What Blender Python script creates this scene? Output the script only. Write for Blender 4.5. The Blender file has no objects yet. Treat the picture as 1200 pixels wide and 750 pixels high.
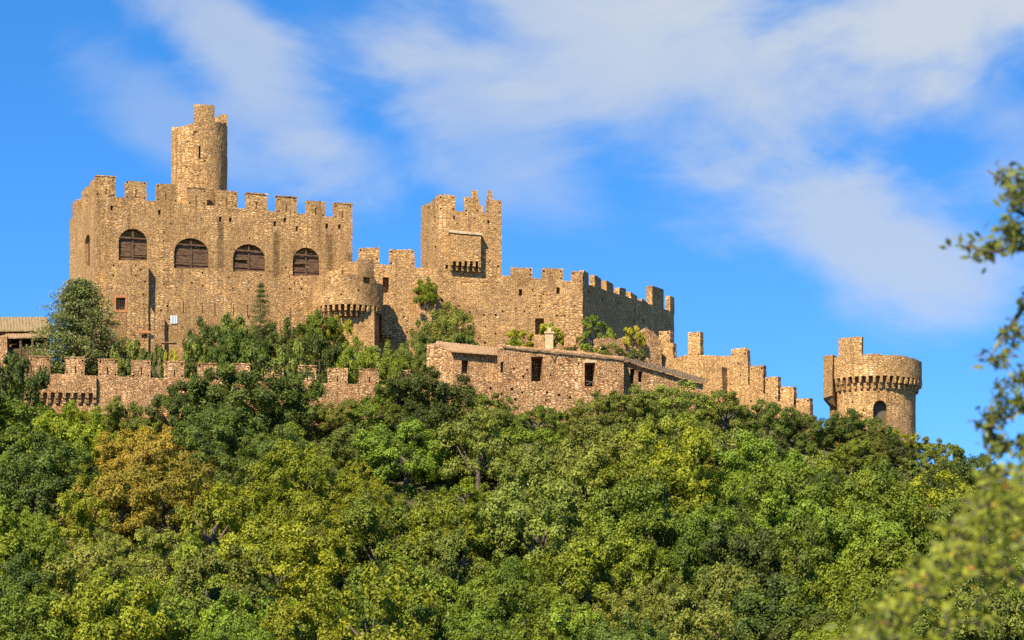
import bpy, bmesh, math, random
import numpy as np
from mathutils import Vector, Matrix, noise

random.seed(7)
RNG = np.random.default_rng(11)
K = 0.0003          # metres per photo pixel per metre of distance
HY = 900.0          # eye level, in photo rows
R = math.radians
scene = bpy.context.scene
COL = scene.collection

# ------------------------------------------------------------------ helpers
def P(px, py, d):
    return Vector(((px - 600) * K * d, d, (HY - py) * K * d))

def XY(px, d):
    return Vector(((px - 600) * K * d, d))

def interp(tab, x):
    if x <= tab[0][0]: return tab[0][1]
    for (a, b), (c, e) in zip(tab, tab[1:]):
        if x <= c:
            return b + (e - b) * (x - a) / (c - a)
    return tab[-1][1]

def sstep(a, b, x):
    t = min(1, max(0, (x - a) / (b - a)))
    return t * t * (3 - 2 * t)

def link(name, me, mat=None, parent=None):
    o = bpy.data.objects.new(name, me)
    COL.objects.link(o)
    if mat is not None:
        me.materials.clear()
        me.materials.append(mat)
    if parent is not None:
        o.parent = parent
        o.matrix_parent_inverse = Matrix.Translation(-parent.location)
    return o

def obj(name, bm, mat, parent=None, smooth=False):
    bmesh.ops.recalc_face_normals(bm, faces=bm.faces[:])
    me = bpy.data.meshes.new(name)
    bm.to_mesh(me)
    bm.free()
    if smooth:
        for p in me.polygons: p.use_smooth = True
    return link(name, me, mat, parent)

def thing(name, label, cat, loc=(0, 0, 0), group=None):
    o = bpy.data.objects.new(name, None)
    COL.objects.link(o)
    o.empty_display_size = 0.5
    o.location = loc
    o['label'] = label
    o['category'] = cat
    if group: o['group'] = group
    return o

class Plane:
    """vertical wall plane through two plan points; features are measured on it"""
    def __init__(s, pa, da, pb, db, off=0.0):
        a, b = XY(pa, da), XY(pb, db)
        s.t = (b - a).normalized()
        s.n = Vector((s.t.y, -s.t.x))            # towards the viewer's side
        if s.n.y > 0: s.n = -s.n
        s.a = a + s.n * off
    def uz(s, px, py):
        dx = (px - 600) * K
        # ray (dx,1)*k hits plane: (k*(dx,1)-a).n = 0
        k = s.a.dot(s.n) / (dx * s.n.x + s.n.y)
        p = Vector((dx * k, k))
        return (p - s.a).dot(s.t), (HY - py) * K * k
    def pt(s, u, z, off=0.0):
        q = s.a + s.t * u + s.n * off
        return Vector((q.x, q.y, z))

def prism(bm, pl, pts, f, b):
    """pts: (u,z) outline; from offset f (front) to b (back)"""
    fr = [bm.verts.new(pl.pt(u, z, f)) for u, z in pts]
    bk = [bm.verts.new(pl.pt(u, z, b)) for u, z in pts]
    n = len(pts)
    bm.faces.new(fr)
    bm.faces.new(bk[::-1])
    for i in range(n):
        j = (i + 1) % n
        bm.faces.new((fr[j], fr[i], bk[i], bk[j]))

def rect_px(pl, x0, y0, x1, y1):
    return [pl.uz(x0, y1), pl.uz(x1, y1), pl.uz(x1, y0), pl.uz(x0, y0)]

def arch_px(pl, x0, x1, ytop, yspring, ybot, n=10):
    u0, zb = pl.uz(x0, ybot); u1, zb1 = pl.uz(x1, ybot)
    um, zt = pl.uz((x0 + x1) / 2, ytop)
    _, zs = pl.uz((x0 + x1) / 2, yspring)
    pts = [(u0, zb), (u1, zb1)]
    for i in range(n + 1):
        a = math.pi * i / n
        pts.append(((u0 + u1) / 2 + (u1 - u0) / 2 * math.cos(a), zs + (zt - zs) * math.sin(a)))
    return pts

def rough(pts, step=0.35, amp=0.035):
    out = []
    n = len(pts)
    for i in range(n):
        a, b = Vector(pts[i]), Vector(pts[(i + 1) % n])
        L = (b - a).length
        k = max(1, int(L / step))
        nrm = Vector((-(b - a).y, (b - a).x)).normalized() if L > 1e-6 else Vector((0, 0))
        for j in range(k):
            p = a.lerp(b, j / k) + nrm * random.uniform(-amp, amp)
            out.append((p.x, p.y))
    return out

def boolean(o, cbm):
    bmesh.ops.recalc_face_normals(cbm, faces=cbm.faces[:])
    cm = bpy.data.meshes.new('cut')
    cbm.to_mesh(cm); cbm.free()
    c = bpy.data.objects.new('cut', cm)
    COL.objects.link(c)
    m = o.modifiers.new('b', 'BOOLEAN')
    m.operation = 'DIFFERENCE'; m.solver = 'EXACT'; m.object = c
    for selfi in (False, True):
        m.use_self = selfi
        bpy.context.view_layer.update()
        dg = bpy.context.evaluated_depsgraph_get()
        new = bpy.data.meshes.new_from_object(o.evaluated_get(dg))
        if len(new.polygons) > len(o.data.polygons) * .9: break
        print('boolean retry', o.name, o.parent.name, len(o.data.polygons), len(new.polygons))
    o.modifiers.clear()
    old = o.data
    mats = [x for x in old.materials]
    nm = old.name
    o.data = new
    bpy.data.objects.remove(c)
    bpy.data.meshes.remove(cm)
    bpy.data.meshes.remove(old)
    new.name = nm
    new.materials.clear()
    for x in mats: new.materials.append(x)

def block_z(name, xy, ztop, zbot, mat, parent, step=0.8, amp=0.06, corner=0.03):
    """solid block: plan points xy, a top height per corner"""
    bm = bmesh.new()
    cols, n = [], len(xy)
    for i in range(n):
        a, b = xy[i], xy[(i + 1) % n]
        za, zb_ = ztop[i], ztop[(i + 1) % n]
        k = max(1, int((b - a).length / step))
        for j in range(k):
            t = j / k
            cols.append((a.lerp(b, t), za + (zb_ - za) * t, j == 0))
    rows = max(2, int((max(ztop) - zbot) / 0.9))
    grid = []
    for p, zt, cor in cols:
        col = []
        for r in range(rows + 1):
            z = zbot + (zt - zbot) * r / rows
            q = p.copy()
            if cor:
                q += Vector((random.uniform(-corner, corner), random.uniform(-corner, corner)))
            if r == rows: z += random.uniform(-amp, amp)
            col.append(bm.verts.new((q.x, q.y, z)))
        grid.append(col)
    m = len(grid)
    for i in range(m):
        j = (i + 1) % m
        for r in range(rows):
            bm.faces.new((grid[i][r], grid[j][r], grid[j][r + 1], grid[i][r + 1]))
    for r in (0, rows):
        c = sum((g[r].co for g in grid), Vector()) / m
        v = bm.verts.new(c)
        for i in range(m):
            bm.faces.new((grid[i][r], grid[(i + 1) % m][r], v))
    return obj(name, bm, mat, parent)

def block(name, plan, tops, ybot, mat, parent, **kw):
    xy = [XY(px, d) for px, d in plan]
    zt = [(HY - y) * K * d for (px, d), y in zip(plan, tops)]
    zb = (HY - ybot) * K * plan[0][1]
    return block_z(name, xy, zt, zb, mat, parent, **kw)

def wall_block(name, pl, x0, x1, yt0, yt1, ybot, thick, mat, parent, off=0.0, **kw):
    u0, z0 = pl.uz(x0, yt0); u1, z1 = pl.uz(x1, yt1)
    _, zb = pl.uz((x0 + x1) / 2, ybot)
    q = [pl.pt(u0, 0, off), pl.pt(u1, 0, off), pl.pt(u1, 0, off - thick), pl.pt(u0, 0, off - thick)]
    return block_z(name, [Vector((v.x, v.y)) for v in q], [z0, z1, z1, z0], zb, mat, parent, **kw)

def merlon(pl, x0, x1, yt, yb, mat, parent, thick=0.6, off=-0.012, slit=True, holes=True, tilt=0.0):
    u0, z0 = pl.uz(x0, yb); u1, _ = pl.uz(x1, yb)
    _, z1 = pl.uz((x0 + x1) / 2, yt)
    w, h = u1 - u0, z1 - z0
    bm = bmesh.new()
    pts = [(u0, z0 - 0.25), (u1, z0 - 0.25), (u1, z1 + random.uniform(-.16, .06)), (u0, z1 + random.uniform(-.12, .09))]
    if random.random() < .3:      # a knocked-off corner
        k_ = random.uniform(.15, .35)
        if random.random() < .5: pts[2:3] = [(u1, pts[2][1] - k_), (u1 - k_ * .8, pts[2][1])]
        else: pts[3:4] = [(u0 + k_ * .8, pts[3][1]), (u0, pts[3][1] - k_)]
    prism(bm, pl, rough(pts, 0.28, 0.042), off, off - thick)
    o = obj('merlon', bm, mat, parent)
    if slit and w > 1.1 and random.random() < .55:
        cb = bmesh.new()
        zt = max(p[1] for p in pts) - .02
        e0, e1 = random.uniform(.02, .08), random.uniform(.02, .08)
        prism(cb, pl, rough([(u0 - e0, zt), (u1 + e1, zt + random.uniform(-.03, .03)), (u1 + e1, zt + .12), (u0 - e0, zt + .11)], .3, .018), off + .06, off - thick - .05)
        obj('cap_stone', cb, mat, o)
    c = bmesh.new()
    cnt = 0
    if slit and w > 1.1:
        um = (u0 + u1) / 2 + random.uniform(-.1, .1)
        prism(c, pl, [(um - .06, z0 + h * .05), (um + .06, z0 + h * .05), (um + .06, z0 + h * .5), (um - .06, z0 + h * .5)], 0.4, off - thick * .8)
        cnt += 1
    if holes and w > 1.1:
        for uu in (u0 + .22, u1 - .22):
            for zz in (z0 + .12, z1 - .3):
                if random.random() < .85:
                    s = random.uniform(.07, .1)
                    prism(c, pl, [(uu - s, zz - s), (uu + s, zz - s), (uu + s, zz + s), (uu - s, zz + s)], 0.4, off - thick * .7)
                    cnt += 1
    if cnt: boolean(o, c)
    else: c.free()
    return o

def arc_wall(name, cx, cy, ro, ri, t0, t1, zb, zt, mat, parent, seg=40, zrows=6, rj=0.012, zj=0.05, prof=None):
    """ring or arc of masonry; zt may be a function of the angle (radians from the side facing the viewer, + to the right)"""
    bm = bmesh.new()
    full = abs((t1 - t0) - 2 * math.pi) < 1e-6
    n = seg if full else seg + 1
    ftop = zt if callable(zt) else (lambda a: zt)
    G = []
    for i in range(n):
        a = t0 + (t1 - t0) * i / seg
        top = ftop(a) + random.uniform(-zj, zj)
        dirv = Vector((math.sin(a), -math.cos(a)))
        col = []
        for r in range(zrows + 1):
            t = r / zrows
            z = zb + (top - zb) * t
            rr = ro + (prof(t) if prof else 0) + random.uniform(-rj, rj) + .07 * noise.noise(Vector((cx + dirv.x * 2.2, cy + dirv.y * 2.2, z * .35)))
            col.append(bm.verts.new((cx + dirv.x * rr, cy + dirv.y * rr, z)))
        col.append(bm.verts.new((cx + dirv.x * ri, cy + dirv.y * ri, top)))
        col.append(bm.verts.new((cx + dirv.x * ri, cy + dirv.y * ri, zb)))
        G.append(col)
    m = zrows + 3
    for i in range(n if full else n - 1):
        j = (i + 1) % n
        for r in range(m):
            q = (r + 1) % m
            bm.faces.new((G[i][r], G[j][r], G[j][q], G[i][q]))
    if not full:
        bm.faces.new(G[0]); bm.faces.new(G[-1][::-1])
    return obj(name, bm, mat, parent)

def box(bm, p0, p1, M=None):
    vs = []
    for z in (p0[2], p1[2]):
        for x, y in ((p0[0], p0[1]), (p1[0], p0[1]), (p1[0], p1[1]), (p0[0], p1[1])):
            v = Vector((x, y, z))
            vs.append(bm.verts.new(M @ v if M else v))
    for f in ((0, 3, 2, 1), (4, 5, 6, 7), (0, 1, 5, 4), (1, 2, 6, 5), (2, 3, 7, 6), (3, 0, 4, 7)):
        bm.faces.new([vs[i] for i in f])

def tube(bm, pts, rad, n=7):
    rings = []
    for i, p in enumerate(pts):
        p = Vector(p)
        a = Vector(pts[max(0, i - 1)]); b = Vector(pts[min(len(pts) - 1, i + 1)])
        t = (b - a).normalized()
        s = t.cross(Vector((0.31, 0.17, 0.93)))
        if s.length < .05: s = t.cross(Vector((1, 0, 0)))
        s.normalize(); w = t.cross(s)
        rings.append([bm.verts.new(p + (s * math.cos(k * 2 * math.pi / n) + w * math.sin(k * 2 * math.pi / n)) * rad[i]) for k in range(n)])
    for A, B in zip(rings, rings[1:]):
        for k in range(n):
            bm.faces.new((A[k], A[(k + 1) % n], B[(k + 1) % n], B[k]))
    bm.faces.new(rings[0][::-1]); bm.faces.new(rings[-1])

# ------------------------------------------------------------------ materials
def newmat(name):
    m = bpy.data.materials.new(name)
    m.use_nodes = True
    nt = m.node_tree
    nt.nodes.clear()
    return m, nt

def N(nt, t, **kw):
    n = nt.nodes.new(t)
    for k, v in kw.items():
        setattr(n, k, v)
    return n

def ramp(nt, stops):
    n = nt.nodes.new('ShaderNodeValToRGB')
    cr = n.color_ramp
    while len(cr.elements) > 1: cr.elements.remove(cr.elements[-1])
    cr.elements[0].position = stops[0][0]; cr.elements[0].color = (*stops[0][1], 1)
    for p, c in stops[1:]:
        e = cr.elements.new(p); e.color = (*c, 1)
    return n

def stone_mat(name, cols, sx=2.3, sz=4.6, stain=0.5, mortar=(0.25, 0.15, 0.068), bump=0.75, streaks=()):
    m, nt = newmat(name)
    L = nt.links.new
    geo = N(nt, 'ShaderNodeNewGeometry')
    mp = N(nt, 'ShaderNodeMapping'); mp.inputs['Scale'].default_value = (sx, sx, sz)
    L(geo.outputs['Position'], mp.inputs['Vector'])
    # warp a little, so courses wander
    wn = N(nt, 'ShaderNodeTexNoise'); wn.inputs['Scale'].default_value = 0.9; wn.inputs['Detail'].default_value = 2
    L(geo.outputs['Position'], wn.inputs['Vector'])
    wa = N(nt, 'ShaderNodeVectorMath', operation='SCALE'); wa.inputs['Scale'].default_value = 0.9
    L(wn.outputs['Color'], wa.inputs[0])
    ad = N(nt, 'ShaderNodeVectorMath', operation='ADD')
    L(mp.outputs['Vector'], ad.inputs[0]); L(wa.outputs['Vector'], ad.inputs[1])
    v = N(nt, 'ShaderNodeTexVoronoi', feature='F1'); v.inputs['Scale'].default_value = 1; v.inputs['Randomness'].default_value = .85
    L(ad.outputs['Vector'], v.inputs['Vector'])
    ve = N(nt, 'ShaderNodeTexVoronoi', feature='DISTANCE_TO_EDGE'); ve.inputs['Scale'].default_value = 1; ve.inputs['Randomness'].default_value = .85
    L(ad.outputs['Vector'], ve.inputs['Vector'])
    # second, coarser masonry showing in repaired patches
    sc2 = N(nt, 'ShaderNodeVectorMath', operation='SCALE'); sc2.inputs['Scale'].default_value = .55
    L(ad.outputs['Vector'], sc2.inputs[0])
    vb = N(nt, 'ShaderNodeTexVoronoi', feature='F1'); vb.inputs['Randomness'].default_value = .8; vb.inputs['Scale'].default_value = 1
    L(sc2.outputs['Vector'], vb.inputs['Vector'])
    veb = N(nt, 'ShaderNodeTexVoronoi', feature='DISTANCE_TO_EDGE'); veb.inputs['Randomness'].default_value = .8; veb.inputs['Scale'].default_value = 1
    L(sc2.outputs['Vector'], veb.inputs['Vector'])
    np_ = N(nt, 'ShaderNodeTexNoise'); np_.inputs['Scale'].default_value = .28; np_.inputs['Detail'].default_value = 3
    L(geo.outputs['Position'], np_.inputs['Vector'])
    pm = N(nt, 'ShaderNodeMapRange'); pm.inputs['From Min'].default_value = .50; pm.inputs['From Max'].default_value = .56; L(np_.outputs['Fac'], pm.inputs['Value'])
    mc = N(nt, 'ShaderNodeMix', data_type='RGBA'); L(pm.outputs[0], mc.inputs['Factor']); L(v.outputs['Color'], mc.inputs[6]); L(vb.outputs['Color'], mc.inputs[7])
    me_ = N(nt, 'ShaderNodeMix', data_type='FLOAT'); L(pm.outputs[0], me_.inputs['Factor']); L(ve.outputs['Distance'], me_.inputs[2]); L(veb.outputs['Distance'], me_.inputs[3])
    sep = N(nt, 'ShaderNodeSeparateColor'); L(mc.outputs[2], sep.inputs['Color'])
    rp = ramp(nt, cols); L(sep.outputs['Red'], rp.inputs['Fac'])
    # joints
    mr = N(nt, 'ShaderNodeMapRange'); mr.inputs['From Min'].default_value = 0.02; mr.inputs['From Max'].default_value = 0.14
    L(me_.outputs[0], mr.inputs['Value'])
    mx = N(nt, 'ShaderNodeMix', data_type='RGBA'); mx.inputs[6].default_value = (*mortar, 1)
    L(mr.outputs['Result'], mx.inputs['Factor']); L(rp.outputs['Color'], mx.inputs[7])
    # weathering in patches and streaks
    n1 = N(nt, 'ShaderNodeTexNoise'); n1.inputs['Scale'].default_value = 0.35; n1.inputs['Detail'].default_value = 6; n1.inputs['Roughness'].default_value = .65
    L(geo.outputs['Position'], n1.inputs['Vector'])
    r1 = ramp(nt, [(0.30, (0.66, 0.60, 0.56)), (0.44, (0.98, 0.97, 0.98)), (0.56, (1.05, 1.03, 1.02)), (0.70, (1.28, 1.26, 1.32))]); L(n1.outputs['Fac'], r1.inputs['Fac'])
    mp2 = N(nt, 'ShaderNodeMapping'); mp2.inputs['Scale'].default_value = (1.1, 1.1, 0.16)
    L(geo.outputs['Position'], mp2.inputs['Vector'])
    n2 = N(nt, 'ShaderNodeTexNoise'); n2.inputs['Scale'].default_value = 1; n2.inputs['Detail'].default_value = 5; n2.inputs['Roughness'].default_value = .6
    L(mp2.outputs['Vector'], n2.inputs['Vector'])
    r2 = ramp(nt, [(0.32, (0.58, 0.54, 0.50)), (0.46, (1, 1, 1)), (1, (1, 1, 1))]); L(n2.outputs['Fac'], r2.inputs['Fac'])
    n3 = N(nt, 'ShaderNodeTexNoise'); n3.inputs['Scale'].default_value = 7; n3.inputs['Detail'].default_value = 3
    L(geo.outputs['Position'], n3.inputs['Vector'])
    r3 = ramp(nt, [(0.25, (0.74, 0.72, 0.70)), (0.5, (1, 1, 1)), (0.75, (1.2, 1.18, 1.14))]); L(n3.outputs['Fac'], r3.inputs['Fac'])
    cur = mx.outputs[2]
    for r_, f in ((r1, stain), (r2, stain * .8), (r3, 0.75)):
        k = N(nt, 'ShaderNodeMix', data_type='RGBA', blend_type='MULTIPLY'); k.inputs['Factor'].default_value = f
        L(cur, k.inputs[6]); L(r_.outputs['Color'], k.inputs[7]); cur = k.outputs[2]
    for px, y0, y1 in streaks:      # rain streaks below the spouts
        p0 = P(px, y0, 304); p1 = P(px, y1, 304)
        sx_ = N(nt, 'ShaderNodeSeparateXYZ'); L(geo.outputs['Position'], sx_.inputs[0])
        dx = N(nt, 'ShaderNodeMath', operation='SUBTRACT'); dx.inputs[1].default_value = p0.x; L(sx_.outputs['X'], dx.inputs[0])
        ab = N(nt, 'ShaderNodeMath', operation='ABSOLUTE'); L(dx.outputs[0], ab.inputs[0])
        wj = N(nt, 'ShaderNodeMath', operation='MULTIPLY_ADD'); wj.inputs[1].default_value = .5; L(n3.outputs['Fac'], wj.inputs[0]); L(ab.outputs[0], wj.inputs[2])
        a1 = N(nt, 'ShaderNodeMapRange', interpolation_type='SMOOTHSTEP'); a1.inputs['From Min'].default_value = .72; a1.inputs['From Max'].default_value = .42; L(wj.outputs[0], a1.inputs['Value'])
        a2 = N(nt, 'ShaderNodeMapRange', interpolation_type='SMOOTHSTEP'); a2.inputs['From Min'].default_value = p1.z - .6; a2.inputs['From Max'].default_value = p1.z + 1.2; L(sx_.outputs['Z'], a2.inputs['Value'])
        a3 = N(nt, 'ShaderNodeMapRange'); a3.inputs['From Min'].default_value = p0.z; a3.inputs['From Max'].default_value = p0.z - .3; L(sx_.outputs['Z'], a3.inputs['Value'])
        m1 = N(nt, 'ShaderNodeMath', operation='MULTIPLY'); L(a1.outputs[0], m1.inputs[0]); L(a2.outputs[0], m1.inputs[1])
        m2 = N(nt, 'ShaderNodeMath', operation='MULTIPLY'); L(m1.outputs[0], m2.inputs[0]); L(a3.outputs[0], m2.inputs[1])
        m3 = N(nt, 'ShaderNodeMath', operation='MULTIPLY'); m3.inputs[1].default_value = .8; L(m2.outputs[0], m3.inputs[0])
        k = N(nt, 'ShaderNodeMix', data_type='RGBA', blend_type='MULTIPLY'); L(m3.outputs[0], k.inputs['Factor'])
        k.inputs[7].default_value = (.42, .42, .42, 1); L(cur, k.inputs[6]); cur = k.outputs[2]
    # bump
    hsum = N(nt, 'ShaderNodeMath', operation='MULTIPLY_ADD'); hsum.inputs[1].default_value = 0.35
    L(sep.outputs['Green'], hsum.inputs[0]); L(mr.outputs['Result'], hsum.inputs[2])
    h2 = N(nt, 'ShaderNodeMath', operation='MULTIPLY_ADD'); h2.inputs[1].default_value = 0.5
    L(n3.outputs['Fac'], h2.inputs[0]); L(hsum.outputs[0], h2.inputs[2])
    bp = N(nt, 'ShaderNodeBump'); bp.inputs['Strength'].default_value = bump; bp.inputs['Distance'].default_value = 0.10
    L(h2.outputs[0], bp.inputs['Height'])
    bs = N(nt, 'ShaderNodeBsdfPrincipled'); bs.inputs['Roughness'].default_value = .95
    bs.inputs['Specular IOR Level'].default_value = 0.1
    L(cur, bs.inputs['Base Color']); L(bp.outputs['Normal'], bs.inputs['Normal'])
    out = N(nt, 'ShaderNodeOutputMaterial'); L(bs.outputs[0], out.inputs[0])
    return m

OCH = [(0.0, (0.271, 0.135, 0.050)), (0.15, (0.433, 0.238, 0.090)), (0.4, (0.520, 0.310, 0.123)), (0.62, (0.584, 0.371, 0.160)), (0.8, (0.433, 0.254, 0.102)), (0.92, (0.325, 0.221, 0.124)), (1.0, (0.715, 0.505, 0.260))]
REDD = [(0.0, (0.282, 0.129, 0.060)), (0.25, (0.488, 0.275, 0.121)), (0.5, (0.607, 0.382, 0.181)), (0.75, (0.444, 0.243, 0.114)), (1.0, (0.715, 0.505, 0.290))]
M_stone = stone_mat('curtain_stone', OCH, sx=3.7, sz=10, stain=.9)
M_hall = stone_mat('hall_stone', OCH, sx=3.9, sz=10.8, stain=.8, streaks=[(258, 256, 318), (322, 262, 322), (383, 264, 322), (407, 285, 322)])
M_rubble = stone_mat('rubble_stone', REDD, sx=4.0, sz=9.8, stain=.9, mortar=(.20, .115, .05), bump=.9)
M_warm = stone_mat('tower_stone', [(p, (min(1, c[0] * 1.05), c[1] * 1.05, c[2] * 1.05)) for p, c in OCH], sx=3.7, sz=9.8, stain=.9)

def plain_mat(name, c1, c2, scale=6, rough_=.85, stretch=(1, 1, 1), bump=.3, detail=4):
    m, nt = newmat(name)
    L = nt.links.new
    tc = N(nt, 'ShaderNodeNewGeometry')
    mp = N(nt, 'ShaderNodeMapping'); mp.inputs['Scale'].default_value = stretch
    L(tc.outputs['Position'], mp.inputs['Vector'])
    n = N(nt, 'ShaderNodeTexNoise'); n.inputs['Scale'].default_value = scale; n.inputs['Detail'].default_value = detail
    L(mp.outputs['Vector'], n.inputs['Vector'])
    r = ramp(nt, [(0.3, c1), (0.7, c2)]); L(n.outputs['Fac'], r.inputs['Fac'])
    bp = N(nt, 'ShaderNodeBump'); bp.inputs['Strength'].default_value = bump; bp.inputs['Distance'].default_value = .05
    L(n.outputs['Fac'], bp.inputs['Height'])
    b = N(nt, 'ShaderNodeBsdfPrincipled'); b.inputs['Roughness'].default_value = rough_
    b.inputs['Specular IOR Level'].default_value = 0.15
    L(r.outputs['Color'], b.inputs['Base Color']); L(bp.outputs['Normal'], b.inputs['Normal'])
    o = N(nt, 'ShaderNodeOutputMaterial'); L(b.outputs[0], o.inputs[0])
    return m

M_wood = plain_mat('old_wood', (0.035, 0.019, 0.010), (0.19, 0.110, 0.062), scale=2.2, stretch=(1, 1, 7), bump=.6, detail=7)
M_greywood = plain_mat('grey_wood', (0.045, 0.036, 0.028), (0.15, 0.12, 0.095), scale=4, stretch=(8, 8, 1))
M_iron = plain_mat('iron', (0.02, 0.018, 0.016), (0.05, 0.045, 0.04), scale=9, rough_=.6)
M_tile = plain_mat('roof_tile', (0.15, 0.11, 0.055), (0.30, 0.22, 0.11), scale=3.5, bump=.9, detail=8)
M_pinktile = plain_mat('clay_roof', (0.21, 0.125, 0.062), (0.38, 0.25, 0.13), scale=3.5, bump=.9, detail=8)
M_brick = plain_mat('brick', (0.36, 0.14, 0.055), (0.48, 0.22, 0.09), scale=5)
M_cream = plain_mat('pale_stone', (0.34, 0.24, 0.13), (0.50, 0.39, 0.24), scale=3)
M_white = plain_mat('white_paint', (0.72, 0.72, 0.70), (0.8, 0.8, 0.8), scale=3, bump=0)
M_blue = plain_mat('blue_paint', (0.10, 0.22, 0.45), (0.13, 0.27, 0.5), scale=3, bump=0)
M_bark = plain_mat('bark', (0.055, 0.042, 0.03), (0.17, 0.14, 0.11), scale=5, stretch=(3, 3, .6), bump=.8)
M_earth = plain_mat('hill_earth', (0.035, 0.042, 0.014), (0.12, 0.10, 0.045), scale=.5, detail=8, bump=.8)
M_darkroof = plain_mat('weathered_eaves', (0.085, 0.055, 0.035), (0.24, 0.165, 0.09), scale=3, bump=.9)
M_red = plain_mat('red_door', (0.25, 0.05, 0.03), (0.32, 0.08, 0.04), scale=3)

def leaf_mat(name, dark, light, trans=0.22, accent=None, rnd=0.35):
    m, nt = newmat(name)
    L = nt.links.new
    at = N(nt, 'ShaderNodeAttribute', attribute_name='tint')
    oi = N(nt, 'ShaderNodeObjectInfo')
    st = [(0.0, dark), (0.75, light)]
    if accent: st += [(0.9, accent), (1.0, accent)]
    r = ramp(nt, st); L(at.outputs['Fac'], r.inputs['Fac'])
    hs = N(nt, 'ShaderNodeHueSaturation')
    mr = N(nt, 'ShaderNodeMapRange'); mr.inputs['To Min'].default_value = 1 - rnd; mr.inputs['To Max'].default_value = 1 + rnd
    L(oi.outputs['Random'], mr.inputs['Value']); L(mr.outputs['Result'], hs.inputs['Value'])
    fr = N(nt, 'ShaderNodeMath', operation='MULTIPLY'); fr.inputs[1].default_value = 37.17
    L(oi.outputs['Random'], fr.inputs[0])
    ff = N(nt, 'ShaderNodeMath', operation='FRACT'); L(fr.outputs[0], ff.inputs[0])
    mh = N(nt, 'ShaderNodeMapRange'); mh.inputs['To Min'].default_value = .485; mh.inputs['To Max'].default_value = .515
    L(ff.outputs[0], mh.inputs['Value']); L(mh.outputs['Result'], hs.inputs['Hue'])
    L(r.outputs['Color'], hs.inputs['Color'])
    b = N(nt, 'ShaderNodeBsdfPrincipled'); b.inputs['Roughness'].default_value = .55; b.inputs['Specular IOR Level'].default_value = .25
    L(hs.outputs['Color'], b.inputs['Base Color'])
    t = N(nt, 'ShaderNodeBsdfTranslucent'); L(hs.outputs['Color'], t.inputs['Color'])
    mx = N(nt, 'ShaderNodeMixShader'); mx.inputs['Fac'].default_value = trans
    L(b.outputs[0], mx.inputs[1]); L(t.outputs[0], mx.inputs[2])
    o = N(nt, 'ShaderNodeOutputMaterial'); L(mx.outputs[0], o.inputs[0])
    return m

LEAF = {
    'dark':   leaf_mat('leaves_dark_green', (0.034, 0.054, 0.007), (0.138, 0.172, 0.020)),
    'mid':    leaf_mat('leaves_mid_green', (0.058, 0.088, 0.007), (0.222, 0.278, 0.018)),
    'olive':  leaf_mat('leaves_olive', (0.072, 0.088, 0.012), (0.240, 0.258, 0.032)),
    'yellow': leaf_mat('leaves_yellow_green', (0.085, 0.115, 0.007), (0.300, 0.325, 0.016), trans=.3, rnd=.2),
    'orange': leaf_mat('leaves_orange', (0.140, 0.110, 0.014), (0.40, 0.300, 0.030), trans=.25, rnd=.2),
    'red':    leaf_mat('leaves_russet', (0.095, 0.040, 0.015), (0.32, 0.11, 0.04), trans=.2, rnd=.2),
    'cedar':  leaf_mat('needles_grey_green', (0.048, 0.068, 0.015), (0.220, 0.250, 0.062), accent=(0.34, 0.26, 0.13), rnd=.05),
    'lime':   leaf_mat('leaves_bright_yellow', (0.18, 0.20, 0.01), (0.50, 0.46, 0.025), trans=.3, rnd=.1),
    'fore':   leaf_mat('leaves_near_oak', (0.040, 0.058, 0.012), (0.20, 0.215, 0.025), trans=.35, rnd=0, accent=(.42, .36, .04)),
    'forebush': leaf_mat('leaves_near_bush', (0.055, 0.085, 0.012), (0.31, 0.350, 0.028), trans=.35, rnd=0, accent=(.55, .26, .05)),
}

# ------------------------------------------------------------------ terrain
ZB = [(-2500, 700), (-500, 620), (-100, 520), (0, 508), (200, 506), (480, 500), (600, 492), (700, 490), (800, 495), (900, 512), (1000, 532),
      (1080, 545), (1200, 592), (1350, 665), (1600, 750), (3500, 850)]
ZU = [(-2500, 700), (-500, 600), (-100, 470), (0, 432), (100, 422), (400, 424), (560, 424), (700, 428), (800, 452), (900, 495), (1000, 530),
      (1080, 545), (1200, 608), (1350, 690), (1600, 780), (3500, 870)]
def ground(x, d):
    px = 600 + x / (K * min(330, max(190, d)))
    zb = (HY - interp(ZB, px)) * K * 286
    zu = (HY - interp(ZU, px)) * K * 300
    if d < 215:
        z = -1.7 + 6.5 * sstep(55, 215, d) ** 1.4
        z += max(0, (d - 120)) * 0.012 * sstep(1500, 600, abs(px - 600)) * 0.5
        return z
    z215 = -1.7 + 6.5 + 95 * .012 * sstep(1500, 600, abs(px - 600)) * 0.5
    if d < 286:
        t = (d - 215) / 71
        z = z215 + (zb - z215) * (t * .85 + .15 * t * t)
        z += .5 * noise.noise(Vector((x * .11, d * .11, 0))) * min(1, t * 4, (1 - t) * 4)
        return z
    if d < 301:
        return zb + (zu - zb) * sstep(286, 301, d)
    if d < 332: return zu
    return max(-25, zu - (d - 332) * .33)

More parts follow.
